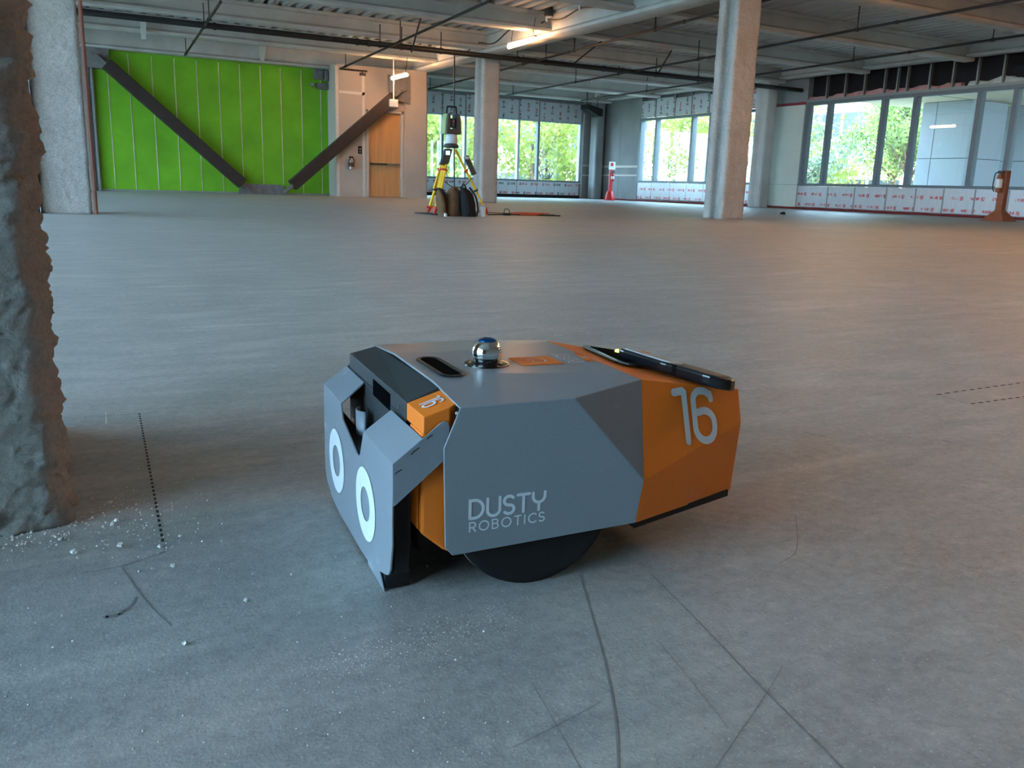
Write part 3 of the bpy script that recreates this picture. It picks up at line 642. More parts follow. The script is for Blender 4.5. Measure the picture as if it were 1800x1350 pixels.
# dark duct stub near the far corner
ds = MB().prism([(18.75, 28.5, 3.52), (19.45, 28.5, 3.38), (19.45, 28.5, 3.12), (19.33, 28.5, 3.10), (18.75, 28.5, 3.36)], (0, 0.5, 0)).build('duct_box', M['plenum']); dt = thing('duct_stub', 'dark boxy duct stub high in the far corner', 'duct', (19.1, 28.7, 3.1)); rel(ds, dt)
for hx in (18.85, 19.35): rel(MB().tube([(hx, 28.75, 3.3), (hx, 28.75, ZC)], 0.012, 6).build('hanger_rod', M['pipe']), dt)

# ------------------------------------------------------------------ red extinguisher stand in the corner, brown stand at right
p = Vector((18.92, 27.0, 0)); s1 = thing('extinguisher_stand', 'red extinguisher stand with a sign in the far corner', 'stand', p)
rel(MB().lathe([(0.20, 0), (0.20, 0.05), (0.12, 0.32), (0.10, 0.34)], p, 16).build('base', M['red'], smooth=True), s1)
rel(MB().box(p.x - 0.06, p.x + 0.06, p.y - 0.04, p.y + 0.04, 0.3, 1.12).build('post', M['red']), s1)
sg = rel(MB().box(p.x - 0.14, p.x + 0.14, p.y - 0.06, p.y - 0.04, 1.12, 1.40).build('sign_plate', M['cyl_white']), s1)
rel(MB().box(p.x - 0.07, p.x + 0.05, p.y - 0.064, p.y - 0.06, 1.24, 1.36).build('sign_print', M['red']), s1)
x1 = thing('fire_extinguisher', 'small extinguisher hanging on the red corner stand', 'extinguisher', p + Vector((0, -0.12, 0.70)))
rel(MB().lathe([(0.03, 0), (0.06, 0.02), (0.065, 0.24), (0.02, 0.32)], p + Vector((0, -0.12, 0.68)), 12).build('cylinder', M['red'], smooth=True), x1); rel(MB().lathe([(0.067, 0.1), (0.067, 0.2)], p + Vector((0, -0.12, 0.68)), 12).build('label_band', M['cyl_white']), x1); rel(MB().box(p.x - 0.05, p.x + 0.06, p.y - 0.15, p.y - 0.09, 1.0, 1.06).build('valve', M['pipe']), x1)
p = Vector((18.3, 11.52, 0)); s2 = thing('extinguisher_stand', 'rusty brown extinguisher stand with a pyramid foot by the right windows', 'stand', p)
rel(MB().mesh([(p.x - .26, p.y - .26, 0), (p.x + .26, p.y - .26, 0), (p.x + .26, p.y + .26, 0), (p.x - .26, p.y + .26, 0), (p.x - .07, p.y - .07, .24), (p.x + .07, p.y - .07, .24), (p.x + .07, p.y + .07, .24), (p.x - .07, p.y + .07, .24)], [(0, 1, 5, 4), (1, 2, 6, 5), (2, 3, 7, 6), (3, 0, 4, 7), (4, 5, 6, 7), (3, 2, 1, 0)]).build('foot', M['rust'], bevel=0.01), s2)
rel(MB().prism([(p.x - .075, p.y - .075, .2), (p.x + .075, p.y - .075, .2), (p.x + .075, p.y + .075, .2), (p.x - .075, p.y + .075, .2)], (0, 0, 0.86)).build('post', M['rust'], bevel=0.01), s2)
x2 = thing('fire_extinguisher', 'extinguisher with a pale label hanging on the rusty brown stand', 'extinguisher', p + Vector((-0.13, 0.0, 0.62)))
c = p + Vector((-0.14, 0.02, 0.60))
rel(MB().lathe([(0.03, 0), (0.06, 0.02), (0.065, 0.30), (0.05, 0.36), (0.02, 0.40)], c, 14).build('cylinder', M['rust'], smooth=True), x2); rel(MB().lathe([(0.0665, 0.10), (0.0665, 0.28)], c, 14).build('label_band', M['cyl_white']), x2)
rel(MB().box(c.x - .03, c.x + .03, c.y - .06, c.y + .05, c.z + .40, c.z + .45).build('valve', M['pipe']), x2); rel(MB().tube(smooth_path([c + Vector((0, .05, .42)), c + Vector((0, .12, .38)), c + Vector((-.02, .12, .1)), c + Vector((0, .09, .02))], 5), 0.012, 6).build('hose', M['pipe']), x2)

# ------------------------------------------------------------------ tripod with surveying station
TC = Vector((5.40, 11.75, 0)); hz = 0.95
tr = thing('survey_tripod', 'yellow surveyor tripod with red feet standing over the backpacks', 'tripod', TC)
rel(MB().lathe([(0.10, hz), (0.11, hz + 0.02), (0.10, hz + 0.05), (0.05, hz + 0.06)], TC, 18).build('head', M['st_grey'], smooth=True), tr)
feet = [Vector((5.085, 11.62, 0)), Vector((5.21, 12.15, 0)), Vector((6.05, 11.80, 0))]
for i, f in enumerate(feet):
    top = TC + Vector((0, 0, hz)) + (f - TC).normalized() * 0.06; ft = f + Vector((0, 0, 0.0)); d = (ft - top)
    side = d.normalized().cross(Vector((0, 0, 1))).normalized() * (0.035 if i < 2 else 0.016); rt_ = 0.018 if i < 2 else 0.010
    leg = MB(); a, b = (0.02, 0.80)
    leg.tube([top + side + d * 0.02, top + side + d * 0.62], rt_, 8).tube([top - side + d * 0.02, top - side + d * 0.62], rt_, 8).tube([top + d * 0.28, top + d * 0.90], 0.022 if i < 2 else 0.014, 8)
    lo = rel(leg.build('leg', M['yellow'], smooth=True), tr)
    rel(MB().tube([top + d * 0.88, top + d * 0.92, top + d * 0.96, ft], [0.030, 0.034, 0.024, 0.006], 10).tube([top + d * 0.9 + side * 2.2, top + d * 0.9 - side * 2.2], 0.014, 6).build('foot', M['red_foot'], smooth=True), tr)
    for q in (0.33, 0.62): rel(MB().tube([top + d * q - d * 0.008, top + d * q + d * 0.012], 0.062 if i < 2 else 0.032, 10).build('clamp', M['pipe'] if q > .5 else M['red_foot'], smooth=True), tr)
fp_ = MB().box(5.02, 5.30, 11.5, 12.2, 0.0, 0.012).build('tripod_mat', M['plenum']); tag(fp_, 'thin dark mat under the left feet of the yellow tripod', 'mat')
ctl = thing('controller', 'dark controller box with a lit screen clipped to the left tripod leg', 'controller', (5.30, 11.66, 0.80)); 
rel(MB().prism([(5.16, 11.60, 0.70), (5.30, 11.60, 0.72), (5.36, 11.60, 0.93), (5.24, 11.60, 0.93)], (0, 0.05, 0)).build('case', M['st_grey'], bevel=0.01), ctl)
rel(MB().box(5.25, 5.31, 11.59, 11.6, 0.845, 0.90).build('screen', emis('controller_screen', (0.5, 0.9, 1.0), 1.2)), ctl)
pk = thing('battery_pack', 'grey battery pack strapped to the thin right tripod leg', 'battery pack', (5.68, 11.74, 0.62))
rel(MB().prism([(5.60, 11.70, 0.83), (5.66, 11.70, 0.86), (5.80, 11.70, 0.60), (5.74, 11.70, 0.57)], (0, 0.06, 0)).build('case', M['st_grey'], bevel=0.008), pk)
rel(MB().box(5.60, 5.66, 11.69, 11.70, 0.80, 0.84).build('label_plate', M['st_light']), pk)
st = thing('total_station', 'grey robotic surveying instrument with a carry handle on the tripod', 'instrument', TC + Vector((0, 0, 1.0)))
z = 1.01; X0, Y0 = TC.x, TC.y
rel(MB().lathe([(0.085, z), (0.09, z + 0.02), (0.09, z + 0.08), (0.075, z + 0.13)], TC, 18).build('base', M['st_light'], smooth=True), st)
for s in (-1, 1):
    rel(MB().prism([(X0 + s * 0.135, Y0 - 0.07, z + 0.13), (X0 + s * 0.125, Y0 - 0.07, z + 0.33), (X0 + s * 0.10, Y0 - 0.07, z + 0.41), (X0 + s * 0.052, Y0 - 0.07, z + 0.41), (X0 + s * 0.052, Y0 - 0.07, z + 0.13)], (0, 0.16, 0)).build('yoke_cover', M['st_green'], bevel=0.01), st)
    rel(MB().prism([(X0 + s * 0.11, Y0 - 0.085, z + 0.13), (X0 + s * 0.095, Y0 - 0.085, z + 0.40), (X0 + s * 0.05, Y0 - 0.085, z + 0.42), (X0 + s * 0.045, Y0 - 0.085, z + 0.13)], (0, 0.17, 0)).build('yoke', M['st_grey'], bevel=0.008), st)
rel(MB().box(X0 - 0.06, X0 + 0.06, Y0 - 0.09, Y0 + 0.08, z + 0.13, z + 0.20).build('lower_body', M['st_grey'], bevel=0.01), st)
rel(MB().box(X0 - 0.028, X0 + 0.028, Y0 - 0.075, Y0 + 0.06, z + 0.22, z + 0.35).build('telescope', M['st_grey'], bevel=0.015), st)
rel(MB().lathe([(0.0, 0), (0.02, 0.0), (0.02, 0.012), (0.0, 0.012)], (0, 0, 0), 12).build('lens', M['led_green']), st).matrix_world = Matrix.Translation((X0 + 0.02, Y0 - 0.09, z + 0.36)) @ Matrix.Rotation(math.radians(90), 4, 'X')
rel(MB().box(X0 - 0.012, X0 + 0.008, Y0 - 0.086, Y0 - 0.075, z + 0.30, z + 0.32).build('laser_window', M['red']), st)
rel(MB().tube(smooth_path([Vector((X0 - .075, Y0, z + .40)), Vector((X0 - .068, Y0, z + .50)), Vector((X0 - .05, Y0, z + .51)), Vector((X0 + .05, Y0, z + .51)), Vector((X0 + .068, Y0, z + .50)), Vector((X0 + .075, Y0, z + .40))], 4), 0.013, 8).build('handle', M['plenum'], smooth=True), st)

# ------------------------------------------------------------------ backpacks, cup, cords
def bag_mesh(w, dp, h, lean=0.0, sq=2.6, top=0.55, n=18, m=14, seed=0):
    mb = MB(); vs = []
    for j in range(m + 1):
        t = j / m; z = h * t; s = (1 - 0.06 * abs(t - 0.35)) * (1.0 if t < 0.6 else max(0.05, 1 - ((t - 0.6) / 0.4) ** 2 * (1 - top * 0.55)))
        if j == m: s *= 0.6
        for i in range(n):
            a = 2 * math.pi * i / n; ca, sa = math.cos(a), math.sin(a)
            rx = math.copysign(abs(ca) ** (2 / sq), ca) * w / 2 * s; ry = math.copysign(abs(sa) ** (2 / sq), sa) * dp / 2 * s
            k = 1 + 0.07 * noise.noise(Vector((rx * 14, ry * 14 + seed, z * 12)))
            vs.append((rx * k + lean * t, ry * k, z))
    fs = [(j * n + i, j * n + (i + 1) % n, (j + 1) * n + (i + 1) % n, (j + 1) * n + i) for j in range(m) for i in range(n)]
    return mb.mesh(vs, fs + [tuple(reversed(range(n))), tuple(range(m * n, (m + 1) * n))])
b1 = thing('backpack', 'open tan canvas backpack under the yellow tripod', 'backpack', (5.15, 11.25, 0), 0.15)
bag_mesh(0.23, 0.22, 0.41, 0.03).build('body', M['bag_tan'], b1, smooth=True).location = (0.05, 0, 0)
o = bag_mesh(0.08, 0.18, 0.36, -0.07, seed=3).build('flap', M['bag_tan'], b1, smooth=True); o.location = (-0.12, -0.02, 0)
o = bag_mesh(0.09, 0.17, 0.35, -0.03, seed=5).build('lining', M['bag_black'], b1, smooth=True); o.location = (-0.07, 0.02, 0)
MB().tube(smooth_path([Vector((0.02, -0.1, .38)), Vector((0.06, -.13, .3)), Vector((.07, -.13, .1)), Vector((.05, -.12, .02))], 5), 0.012, 6).build('strap', M['bag_black'], b1, smooth=True)
b2 = thing('backpack', 'black backpack standing right of the tan one under the tripod', 'backpack', (5.42, 11.20, 0), -0.1)
bag_mesh(0.24, 0.24, 0.40, -0.06, top=0.3, seed=9).build('body', M['bag_black'], b2, smooth=True)
for s, l in ((0.04, 0.0), (-0.10, -0.03)): MB().tube(smooth_path([Vector((s - .05, -.08, .40)), Vector((s + .02, -.14, .28)), Vector((s + .06, -.14, .1)), Vector((s + .04, -.12, .01))], 5), 0.014, 6).build('strap', M['bag_black'], b2, smooth=True)
MB().tube(smooth_path([Vector((-.1, 0, .38)), Vector((-.08, -.02, .45)), Vector((-.03, 0, .39))], 4), 0.01, 6).build('grab_loop', M['bag_black'], b2, smooth=True)
cu = thing('travel_mug', 'white travel mug on the floor right of the black backpack', 'mug', (5.62, 11.12, 0))
MB().lathe([(0.030, 0), (0.036, 0.01), (0.042, 0.13), (0.04, 0.14)], (0, 0, 0), 18).build('cup', M['cyl_white'], cu, smooth=True); MB().lathe([(0.043, 0.135), (0.043, 0.15), (0.03, 0.165)], (0, 0, 0), 18).build('lid', M['st_light'], cu, smooth=True)
MB().tube(smooth_path([Vector((-.038, 0, .11)), Vector((-.07, 0, .10)), Vector((-.068, 0, .05)), Vector((-.036, 0, .035))], 4), 0.006, 6).build('handle', M['cyl_white'], cu, smooth=True)
cw_ = MB().lathe([(0.02, 0), (0.024, 0.01), (0.02, 0.04), (0.008, 0.045)], (5.02, 11.08, 0), 10).build('bottle_cap', M['cyl_white'], smooth=True); tag(cw_, 'tiny white cap on the floor at the foot of the tan backpack', 'cap')
def cord(name, label, m, pts, r=0.008): 
    o = MB().tube(smooth_path([Vector(p) for p in pts], 6), r, 6).build(name, m, smooth=True); return tag(o, label, 'cord')
rr = random.Random(3)
pile = [Vector((6.72 + 0.42 * math.cos(k * 2.1) * rr.uniform(.3, 1), 11.75 + 0.26 * math.sin(k * 2.1) * rr.uniform(.3, 1), 0.010 + 0.012 * rr.random() + 0.0018 * k)) for k in range(15)]
cord('extension_cord', 'orange extension cord heaped on the floor right of the tripod', M['cord_orange'], pile, 0.006)
cord('floor_cord', 'black power cord trailing from the tripod foot past the orange heap', M['pipe'], [(6.02, 11.74, .01), (6.2, 11.72, .012), (6.5, 11.76, .01), (6.9, 11.55, .012), (7.15, 11.50, .01)], 0.01)
cord('thin_cord', 'thin dark cord running along the floor from the slim column to the heap', M['pipe'], [(6.3, 12.9, .008), (6.7, 12.3, .008), (7.1, 12.0, .008), (7.3, 11.9, .008)], 0.006)
cord('hanging_cable', 'dark cable sagging between the tripod legs above the backpacks', M['pipe'], [(5.22, 11.7, .55), (5.30, 11.7, .46), (5.42, 11.68, .40), (5.60, 11.7, .42), (5.72, 11.72, .53)], 0.006)
ad = thing('power_adapter', 'small black power adapter on the floor between tripod foot and orange cord', 'adapter', (6.33, 11.72, 0))
MB().box(-.06, .06, -.03, .03, 0, .035).build('case', M['plenum'], ad, bevel=0.008); MB().tube(smooth_path([Vector((-.05, 0, .03)), Vector((-.03, 0, .09)), Vector((.03, 0, .085)), Vector((.05, 0, .03))], 5), 0.006, 6).build('lead', M['pipe'], ad)
so = thing('tape_roll', 'tiny dark lump lying on the floor right of the warm-lit column', 'debris', (14.36, 13.92, 0))
MB().lathe([(0.02, 0), (0.055, 0.005), (0.06, 0.04), (0.02, 0.05)], (0, 0, 0), 12).build('body', M['plenum'], so, smooth=True); MB().lathe([(0.02, 0.02), (0.03, 0.03), (0.02, 0.06)], (0.05, 0.03, 0), 8).build('tab', M['plenum'], so)

# ------------------------------------------------------------------ outside: ground, trees, buildings
gnd = MB().box(-90, 120, -90, 130, -1.65, -1.5).build('outside_ground', M['ground']); tag(gnd, kind='structure')
lawn = MB().box(11, 60, 32, 60, -1.5, -1.45).build('outside_lawn', M['lawn']); tag(lawn, kind='structure')
def crown(seed, n=3600, rx=2.4, rz=2.6, leaf=0.19):
    r = random.Random(seed); cl = [Vector((r.gauss(0, 0.5) * rx, r.gauss(0, 0.5) * rx, r.gauss(0, 0.48) * rz)) for _ in range(26)]
    mb = MB()
    for _ in range(n):
        c = r.choice(cl); p = c + Vector((r.gauss(0, .42), r.gauss(0, .42), r.gauss(0, .36)))
        u = Vector((r.gauss(0, 1), r.gauss(0, 1), r.gauss(0, 1))).normalized(); w = u.orthogonal().normalized(); s = leaf * r.uniform(.6, 1.5)
        mb.face([p - u * s * .5, p + w * s * .32, p + u * s * .6, p - w * s * .32])
    me = mb.build('foliage', M['leaf_a']); d = me.data; bpy.data.objects.remove(me); d.materials.clear(); return d, cl
crowns = [crown(11), crown(12), crown(13)]
trunks = {}
def tree(label, x, y, h, variant, leaf, sc, group, zb=-1.5):
    t = thing('tree', label, 'tree', (x, y, zb), random.uniform(0, 6.28), group)
    d, cl = crowns[variant]; me = trunks.get((variant, leaf))
    if me is None: me = d.copy(); me.materials.append(M[leaf]); trunks[(variant, leaf)] = me
    o = bpy.data.objects.new('foliage', me); COL.objects.link(o); o.parent = t; o.location = (0, 0, h); o.scale = (sc, sc, sc)
    mb = MB(); mb.tube([(0, 0, 0), (0.05, 0.02, h * .5), (0, 0, h)], [0.16, 0.12, 0.06], 8)
    for c in cl[:7]: mb.tube([(0, 0, h * 0.6), tuple(Vector((0, 0, h)) + c * 0.6 * sc)], [0.06, 0.02], 5)
    mb.build('trunk', M['bark'], t, smooth=True)
rt = random.Random(5)
ADJ = {'leaf_a': 'bright yellow-green', 'leaf_b': 'mid green', 'leaf_c': 'grey-green'}; ORD = ['leftmost', 'second from the left', 'third from the left', 'fourth from the left', 'fifth from the left', 'sixth from the left', 'seventh from the left']
def stand(where, spots, sc, h):
    spots = sorted(spots, key=lambda s: math.atan2(s[0], s[1]))
    for k, (tx, ty) in enumerate(spots):
        lf = ['leaf_a', 'leaf_b', 'leaf_a', 'leaf_c'][k % 4]
        tree('%s tree %s, %s' % (ADJ[lf], where, ORD[k]), tx, ty, h + rt.uniform(-.4, .5), k % 3, lf, sc * rt.uniform(.92, 1.1), 'trees ' + where)
stand('outside the back windows', [(15.2, 37), (18.6, 41), (21.0, 36.5), (24.2, 40.5), (27.0, 37)], 1.12, 3.7)
stand('outside the far right windows', [(26.5, 30.5), (30.0, 34.5), (27.5, 26.0), (32.5, 30.0), (36.5, 36.0)], 0.95, 3.4)
stand('under the soffit outside the near right windows', [(28.0, 21.2), (31.5, 24.6), (30.5, 19.6), (35.5, 22.5)], 0.78, 4.0)
# building across the way, seen through the right windows
ab = thing('pale_building', 'pale sunlit building with a dark window band beyond the right windows', 'building', (44, 34, -1.5))
MB().box(-4, 6, -10, 14, 0, 9).build('wall', M['pale_build'], ab)
for z in (1.6, 5.2):
    for k in range(11): MB().box(-4.06, -3.98, -9.6 + 2.15 * k, -9.6 + 2.15 * k + 1.9, z, z + 1.2).build('window', M['dark_win'], ab)
ac = thing('office_building', 'hazy office block with window bands behind the trees at the back', 'building', (24, 62, -1.5))
MB().box(-14, 30, 0, 8, 0, 13).build('wall', M['pale_build'], ac)
for z in (1.4, 5.0, 8.6):
    for k in range(12): MB().box(-13.5 + 3.6 * k, -13.5 + 3.6 * k + 3.0, -0.06, 0.02, z, z + 1.5).build('window', M['dark_win'], ac)
# own facade: soffit above the near right windows and panelled pier
sf = MB().box(XR + 0.3, 27.5, 4.0, 19.6, 3.30, 3.6).build('soffit', M['soffit']); tag(sf, kind='structure')
for yy in (12.0, 14.4, 16.8): MB().box(XR + 0.3, 27.5, yy - .01, yy + .01, 3.293, 3.302).build('soffit_joint', M['joint'], sf)
pr = thing('facade_pier', 'pale blue-white panelled pier outside the near right windows', 'pier', (25.6, 17.0, -1.5))
qa = at(1608, 300, 'x', 24.5); qb = at(1694, 300, 'x', 24.5)
def pan(x0, x1, y0, y1, z0, z1): rel(MB().box(x0, x1, y0, y1, z0, z1).build('facade_panel', M['exterior_panel'], bevel=0.01), pr)
py1, py0 = qa.y, qb.y
rel(MB().box(24.53, 26.2, py0 + .03, py1 - .03, -1.5, 3.4).build('core', M['joint']), pr)
cut = py1 - 0.30 * (py1 - py0)
for z0, z1 in ((-1.5, 0.2), (0.215, 1.62), (1.635, 3.29)):
    pan(24.5, 24.53, cut + .008, py1, z0, z1); pan(24.5, 24.53, py0, cut - .008, z0, z1); pan(24.53, 26.2, py0 - .0, py0 + .03, z0, z1); pan(24.53, 26.2, py1 - .03, py1, z0, z1)
fw = thing('facade_wing', 'white panelled wing of the building beyond the pier at far right', 'building wing', (27.2, 10, -1.5))
rel(MB().box(27.03, 27.5, 2.0, py0 + 1.3, -1.5, 5).build('core', M['joint']), fw)
yy = py0 + 1.3
while yy > 3:
    for z0, z1 in ((-1.5, 0.2), (0.215, 1.62), (1.635, 3.29)): rel(MB().box(27.0, 27.03, yy - 2.585, yy, z0, z1).build('facade_panel', M['exterior_panel'], bevel=0.01), fw)
    yy -= 2.6
# ------------------------------------------------------------------ flat lettering from strokes
def arc(cx, cy, rx, ry, a0, a1, n=14): return [(cx + rx * math.cos(math.radians(a0 + (a1 - a0) * i / n)), cy + ry * math.sin(math.radians(a0 + (a1 - a0) * i / n))) for i in range(n + 1)]
GLY = {
 'D': (0.68, [[(0, 0), (0, 1), (0.24, 1)] + arc(0.24, 0.5, 0.42, 0.5, 90, -90) + [(0, 0)]]),
 'U': (0.62, [[(0, 1), (0, 0.32)] + arc(0.31, 0.32, 0.31, 0.32, 180, 360) + [(0.62, 1)]]),
 'S': (0.52, [arc(0.27, 0.745, 0.25, 0.255, 35, 270) + arc(0.27, 0.25, 0.26, 0.25, 90, -145)]),
 'T': (0.60, [[(0, 1), (0.60, 1)], [(0.30, 1), (0.30, 0)]]),
 'Y': (0.62, [[(0, 1), (0, 0.80)] + arc(0.31, 0.78, 0.31, 0.34, 180, 360) + [(0.62, 1)], [(0.31, 0.44), (0.31, 0)]]),
 'R': (0.54, [[(0, 0), (0, 1), (0.28, 1)] + arc(0.28, 0.72, 0.26, 0.28, 90, -90) + [(0, 0.44)], [(0.28, 0.44), (0.54, 0)]]),
 'O': (0.86, [arc(0.43, 0.5, 0.43, 0.5, 0, 360, 28)]),
 'B': (0.54, [[(0, 0), (0, 1), (0.28, 1)] + arc(0.28, 0.77, 0.23, 0.23, 90, -90) + [(0, 0.54)], [(0.28, 0.54)] + arc(0.28, 0.27, 0.26, 0.27, 90, -90) + [(0, 0)]]),
 'I': (0.02, [[(0.01, 0), (0.01, 1)]]),
 'C': (0.66, [arc(0.45, 0.5, 0.43, 0.5, 50, 310, 22)]),
 '1': (0.30, [[(0, 0.97), (0.22, 1.0), (0.26, 0.97), (0.27, 0)]]),
 '6': (0.58, [[(0.50, 0.84), (0.48, 0.93)] + arc(0.28, 0.80, 0.20, 0.20, 45, 90, 4) + arc(0.20, 0.80, 0.20, 0.20, 90, 180, 8) + [(0.0, 0.28)] + arc(0.27, 0.28, 0.27, 0.28, 180, 360, 14) + arc(0.27, 0.36, 0.27, 0.24, 0, 100, 8) + [(0.10, 0.565)]]),
}
def ribbon(mb, pts, w, f):
    """polyline -> flat strip with round caps; f maps (x, y, lift) to 3-D"""
    P = [Vector((p[0], p[1], 0)) for p in pts]; P = [p for i, p in enumerate(P) if i == 0 or (p - P[i - 1]).length > 1e-4]; n = len(P); L = []; R_ = []
    for i, p in enumerate(P):
        d1 = (P[i] - P[i - 1]).normalized() if i else (P[1] - P[0]).normalized(); d2 = (P[i + 1] - P[i]).normalized() if i < n - 1 else d1
        m = (d1 + d2); m = m.normalized() if m.length > 1e-3 else d2; nn = Vector((-m.y, m.x, 0)); k = min(1.6, 1 / max(0.4, nn.dot(Vector((-d2.y, d2.x, 0)))))
        L.append(p + nn * w / 2 * k); R_.append(p - nn * w / 2 * k)
    for i in range(n - 1): mb.face([f(*q[:2]) for q in (L[i], R_[i], R_[i + 1], L[i + 1])])
    for c in (P[0], P[-1]): mb.face([f(c.x + w / 2 * math.cos(2 * math.pi * j / 12), c.y + w / 2 * math.sin(2 * math.pi * j / 12)) for j in range(12)])
def lettering(name, text, m, parent, origin, ex, ey, nrm, height, weight, gap, width=None, lift=0.0004):
    ex, ey, nrm, origin = Vector(ex).normalized(), Vector(ey).normalized(), Vector(nrm).normalized(), Vector(origin)
    tot = sum(GLY[c][0] for c in text) + gap * (len(text) - 1); sx = (width / height / tot) if width else 1.0
    mb = MB(); x = 0
    for c in text:
        gw, strokes = GLY[c]
        for s in strokes:
            ribbon(mb, [((x + a) * sx * height, b * height) for a, b in s], weight * height, lambda u, v: origin + ex * u + ey * v + nrm * lift)
        x += gw + gap
    return mb.build(name, m, parent)

# ------------------------------------------------------------------ the layout-printing robot
PSI = math.radians(6.0); RO = Vector((0.46607, 0.78002, 0))
rb = thing('layout_robot', 'grey and orange faceted floor-marking robot with eye rings and number 16', 'robot', RO, -PSI)
W = 0.372
mir = lambda p: Vector((p[0], W - p[1], p[2]))
A, A2, A3, A4 = Vector((-.0895, 0, .2205)), Vector((-.107, 0, .177)), Vector((-.104, 0, .064)), Vector((-.0955, 0, .054))
BR, RR, TR = Vector((.134, 0, .0625)), Vector((.142, 0, .115)), Vector((.045, 0, .2217))
Q = Vector((.160, .049, .2255)); E_ = Vector((.152, .076, .229)); FF = Vector((-.088, .100, .2275)); G = Vector((-.020, .116, .229))
sh = MB()
for g in (lambda p: p, mir):
    fl_ = g is mir
    for poly in ([A, A2, A3, A4, BR, RR, TR], [TR, RR, Q], [A, TR, FF], [TR, G, FF], [TR, E_, G], [TR, Q, E_]):
        sh.face([g(p) for p in poly])
sh.face([FF, G, E_, mir(E_), mir(G), mir(FF)])
shell = sh.build('main_shell', M['r_grey'], rb, solid=0.003, bevel=0.0011, seg=2)
# orange rear shell
T_, M_, B_ = Vector((.339, .0922, .192)), Vector((.335, .075, .151)), Vector((.320, .066, .0595))
rs = MB()
for g in (lambda p: p, mir):
    for poly in ([Q, RR, M_], [Q, M_, T_], [RR, BR, B_], [RR, B_, M_]): rs.face([g(p) for p in poly])
rs.face([E_, Q, T_, mir(T_), mir(Q), mir(E_)]); rs.face([T_, M_, mir(M_), mir(T_)]); rs.face([M_, B_, mir(B_), mir(M_)])
rear = rs.build('rear_shell', M['r_orange'], rb, solid=0.003, bevel=0.004, seg=3)
MB().prism([(.135, .004, .054), (.312, .060, .0545), (.312, W - .060, .0545), (.135, W - .004, .054)], (0, 0, .0085)).build('bottom_tray', M['r_rubber'], rb)
MB().box(-.085, .13, .050, W - .050, .048, .19).box(.13, .29, .080, W - .080, .06, .18).build('inner_light_block', M['r_rubber'], rb)  # dark boxes added inside the shells to block light
# wheels
def wheel(v0, v1, name):
    c = Vector((.008, 0, .1)); k = 56; r = .1; mb = MB(); vs = []
    prof = [(0.0, v0 + .003), (.070, v0 + .003), (.088, v0 + .001), (.0965, v0), (.0995, v0 + .0016), (.1, v0 + .004), (.1, v1 - .004), (.097, v1), (.0, v1)]
    for rad, v in prof:
        for j in range(k): a = 2 * math.pi * j / k; vs.append((c.x + rad * math.cos(a), v, c.z + rad * math.sin(a)))
    n = len(prof); fs = []; 
    for i in range(n - 1):
        for j in range(k): fs.append((i * k + j, i * k + (j + 1) % k, (i + 1) * k + (j + 1) % k, (i + 1) * k + j))
    mb.mesh(vs, fs); mb.mi = [1 if 4 <= i // k <= 5 else 0 for i in range(len(fs))]
    o = mb.build(name, [M['r_rubber'], M['r_tread']], rb, smooth=True)
    MB().tube([(c.x, v0 + .002, c.z), (c.x, v0 + .006, c.z)], .03, 24).build('hub', M['r_black'], o)
wheel(.012, .045, 'wheel'); wheel(W - .045, W - .012, 'wheel')
# nose: orange cheeks, black sensor bar with painted slot shade, orange end cap
cheek = [(-.127, .191), (-.127, .078), (-.102, .056), (-.090, .050), (-.050, .050), (-.050, .191)]
for v0, v1, zt in ((.014, .062, .191), (W - .034, W - .010, .120)):
    MB().prism([(u, v0, min(z, zt)) for u, z in cheek], (0, v1 - v0, 0)).build('cheek', M['r_orange'], rb, bevel=.003)
MB().prism([(-.134, .030, .088), (-.134, .030, .125), (-.128, .022, .150), (-.128, .022, .080)], (0, .02, 0)).build('cheek_lip', M['r_orange'], rb, bevel=.001)
MB().box(-.118, -.05, .055, W - .055, .040, .190).build('nose_core', M['r_rubber'], rb)
bar = [(-.126, .190), (-.126, .210), (-.0875, .2250), (-.062, .2250), (-.062, .190)]
b_ = MB(); hv0, hv1, hz0, hz1 = .146, .231, .1825, .2035
b_.prism([(u, .0765, z) for u, z in bar], (0, .2945, 0)); b_.v[7] = (-.0875, .371, .2190); b_.v[8] = (-.062, .371, .2190)
sbar = b_.build('sensor_bar', M['r_black'], rb, bevel=.0009)
MB().box(-.1262, -.118, .0765, .371, .100, .190).build('bar_skirt', M['r_black'], sbar)
MB().box(-.1266, -.1255, hv0, hv1, hz0, hz1).build('sensor_slot_shade', M['r_hole_shade'], sbar)  # black patch on the bar front, painted for the dark inside a slot
for v in (.107, .262): MB().tube([(-.1262, v, .197), (-.1272, v, .197)], .0016, 8).build('screw', M['pipe_clamp'], sbar)
cap = MB(); 
ct = [(-.126, .0755, .210), (-.126, .012, .210), (-.0965, .012, .2190), (-.082, .022, .2225), (-.0865, .0755, .2225)]
cb = [(u, v, .1905 if u < -.1 else .196) for u, v, z in ct]
n = 5; cap.mesh([Vector(p) for p in ct] + [Vector(p) for p in cb], [(0, 1, 2, 3, 4), (9, 8, 7, 6, 5)] + [(i, (i + 1) % n, 5 + (i + 1) % n, 5 + i) for i in range(n)])
ecap = cap.build('end_cap', M['r_orange'], rb, bevel=.0012)
MB().box(-.088, -.055, .006, .08, .150, .219).build('gap_filler', M['r_rubber'], rb)
sl = Vector((.0385, 0, .0125)).normalized()
lettering('cap_number', '16', M['r_vinyl'], ecap, Vector((-.1175, .0575, .2128)), (0, -1, 0), sl, Vector((-.0125, 0, .0385)), .0235, .115, .22, width=.0225, lift=.0006)
MB().tube([(-.0925, .0025, .2145), (-.0925, .0005, .2145)], .0018, 8).build('edge_nub', M['st_light'], shell)
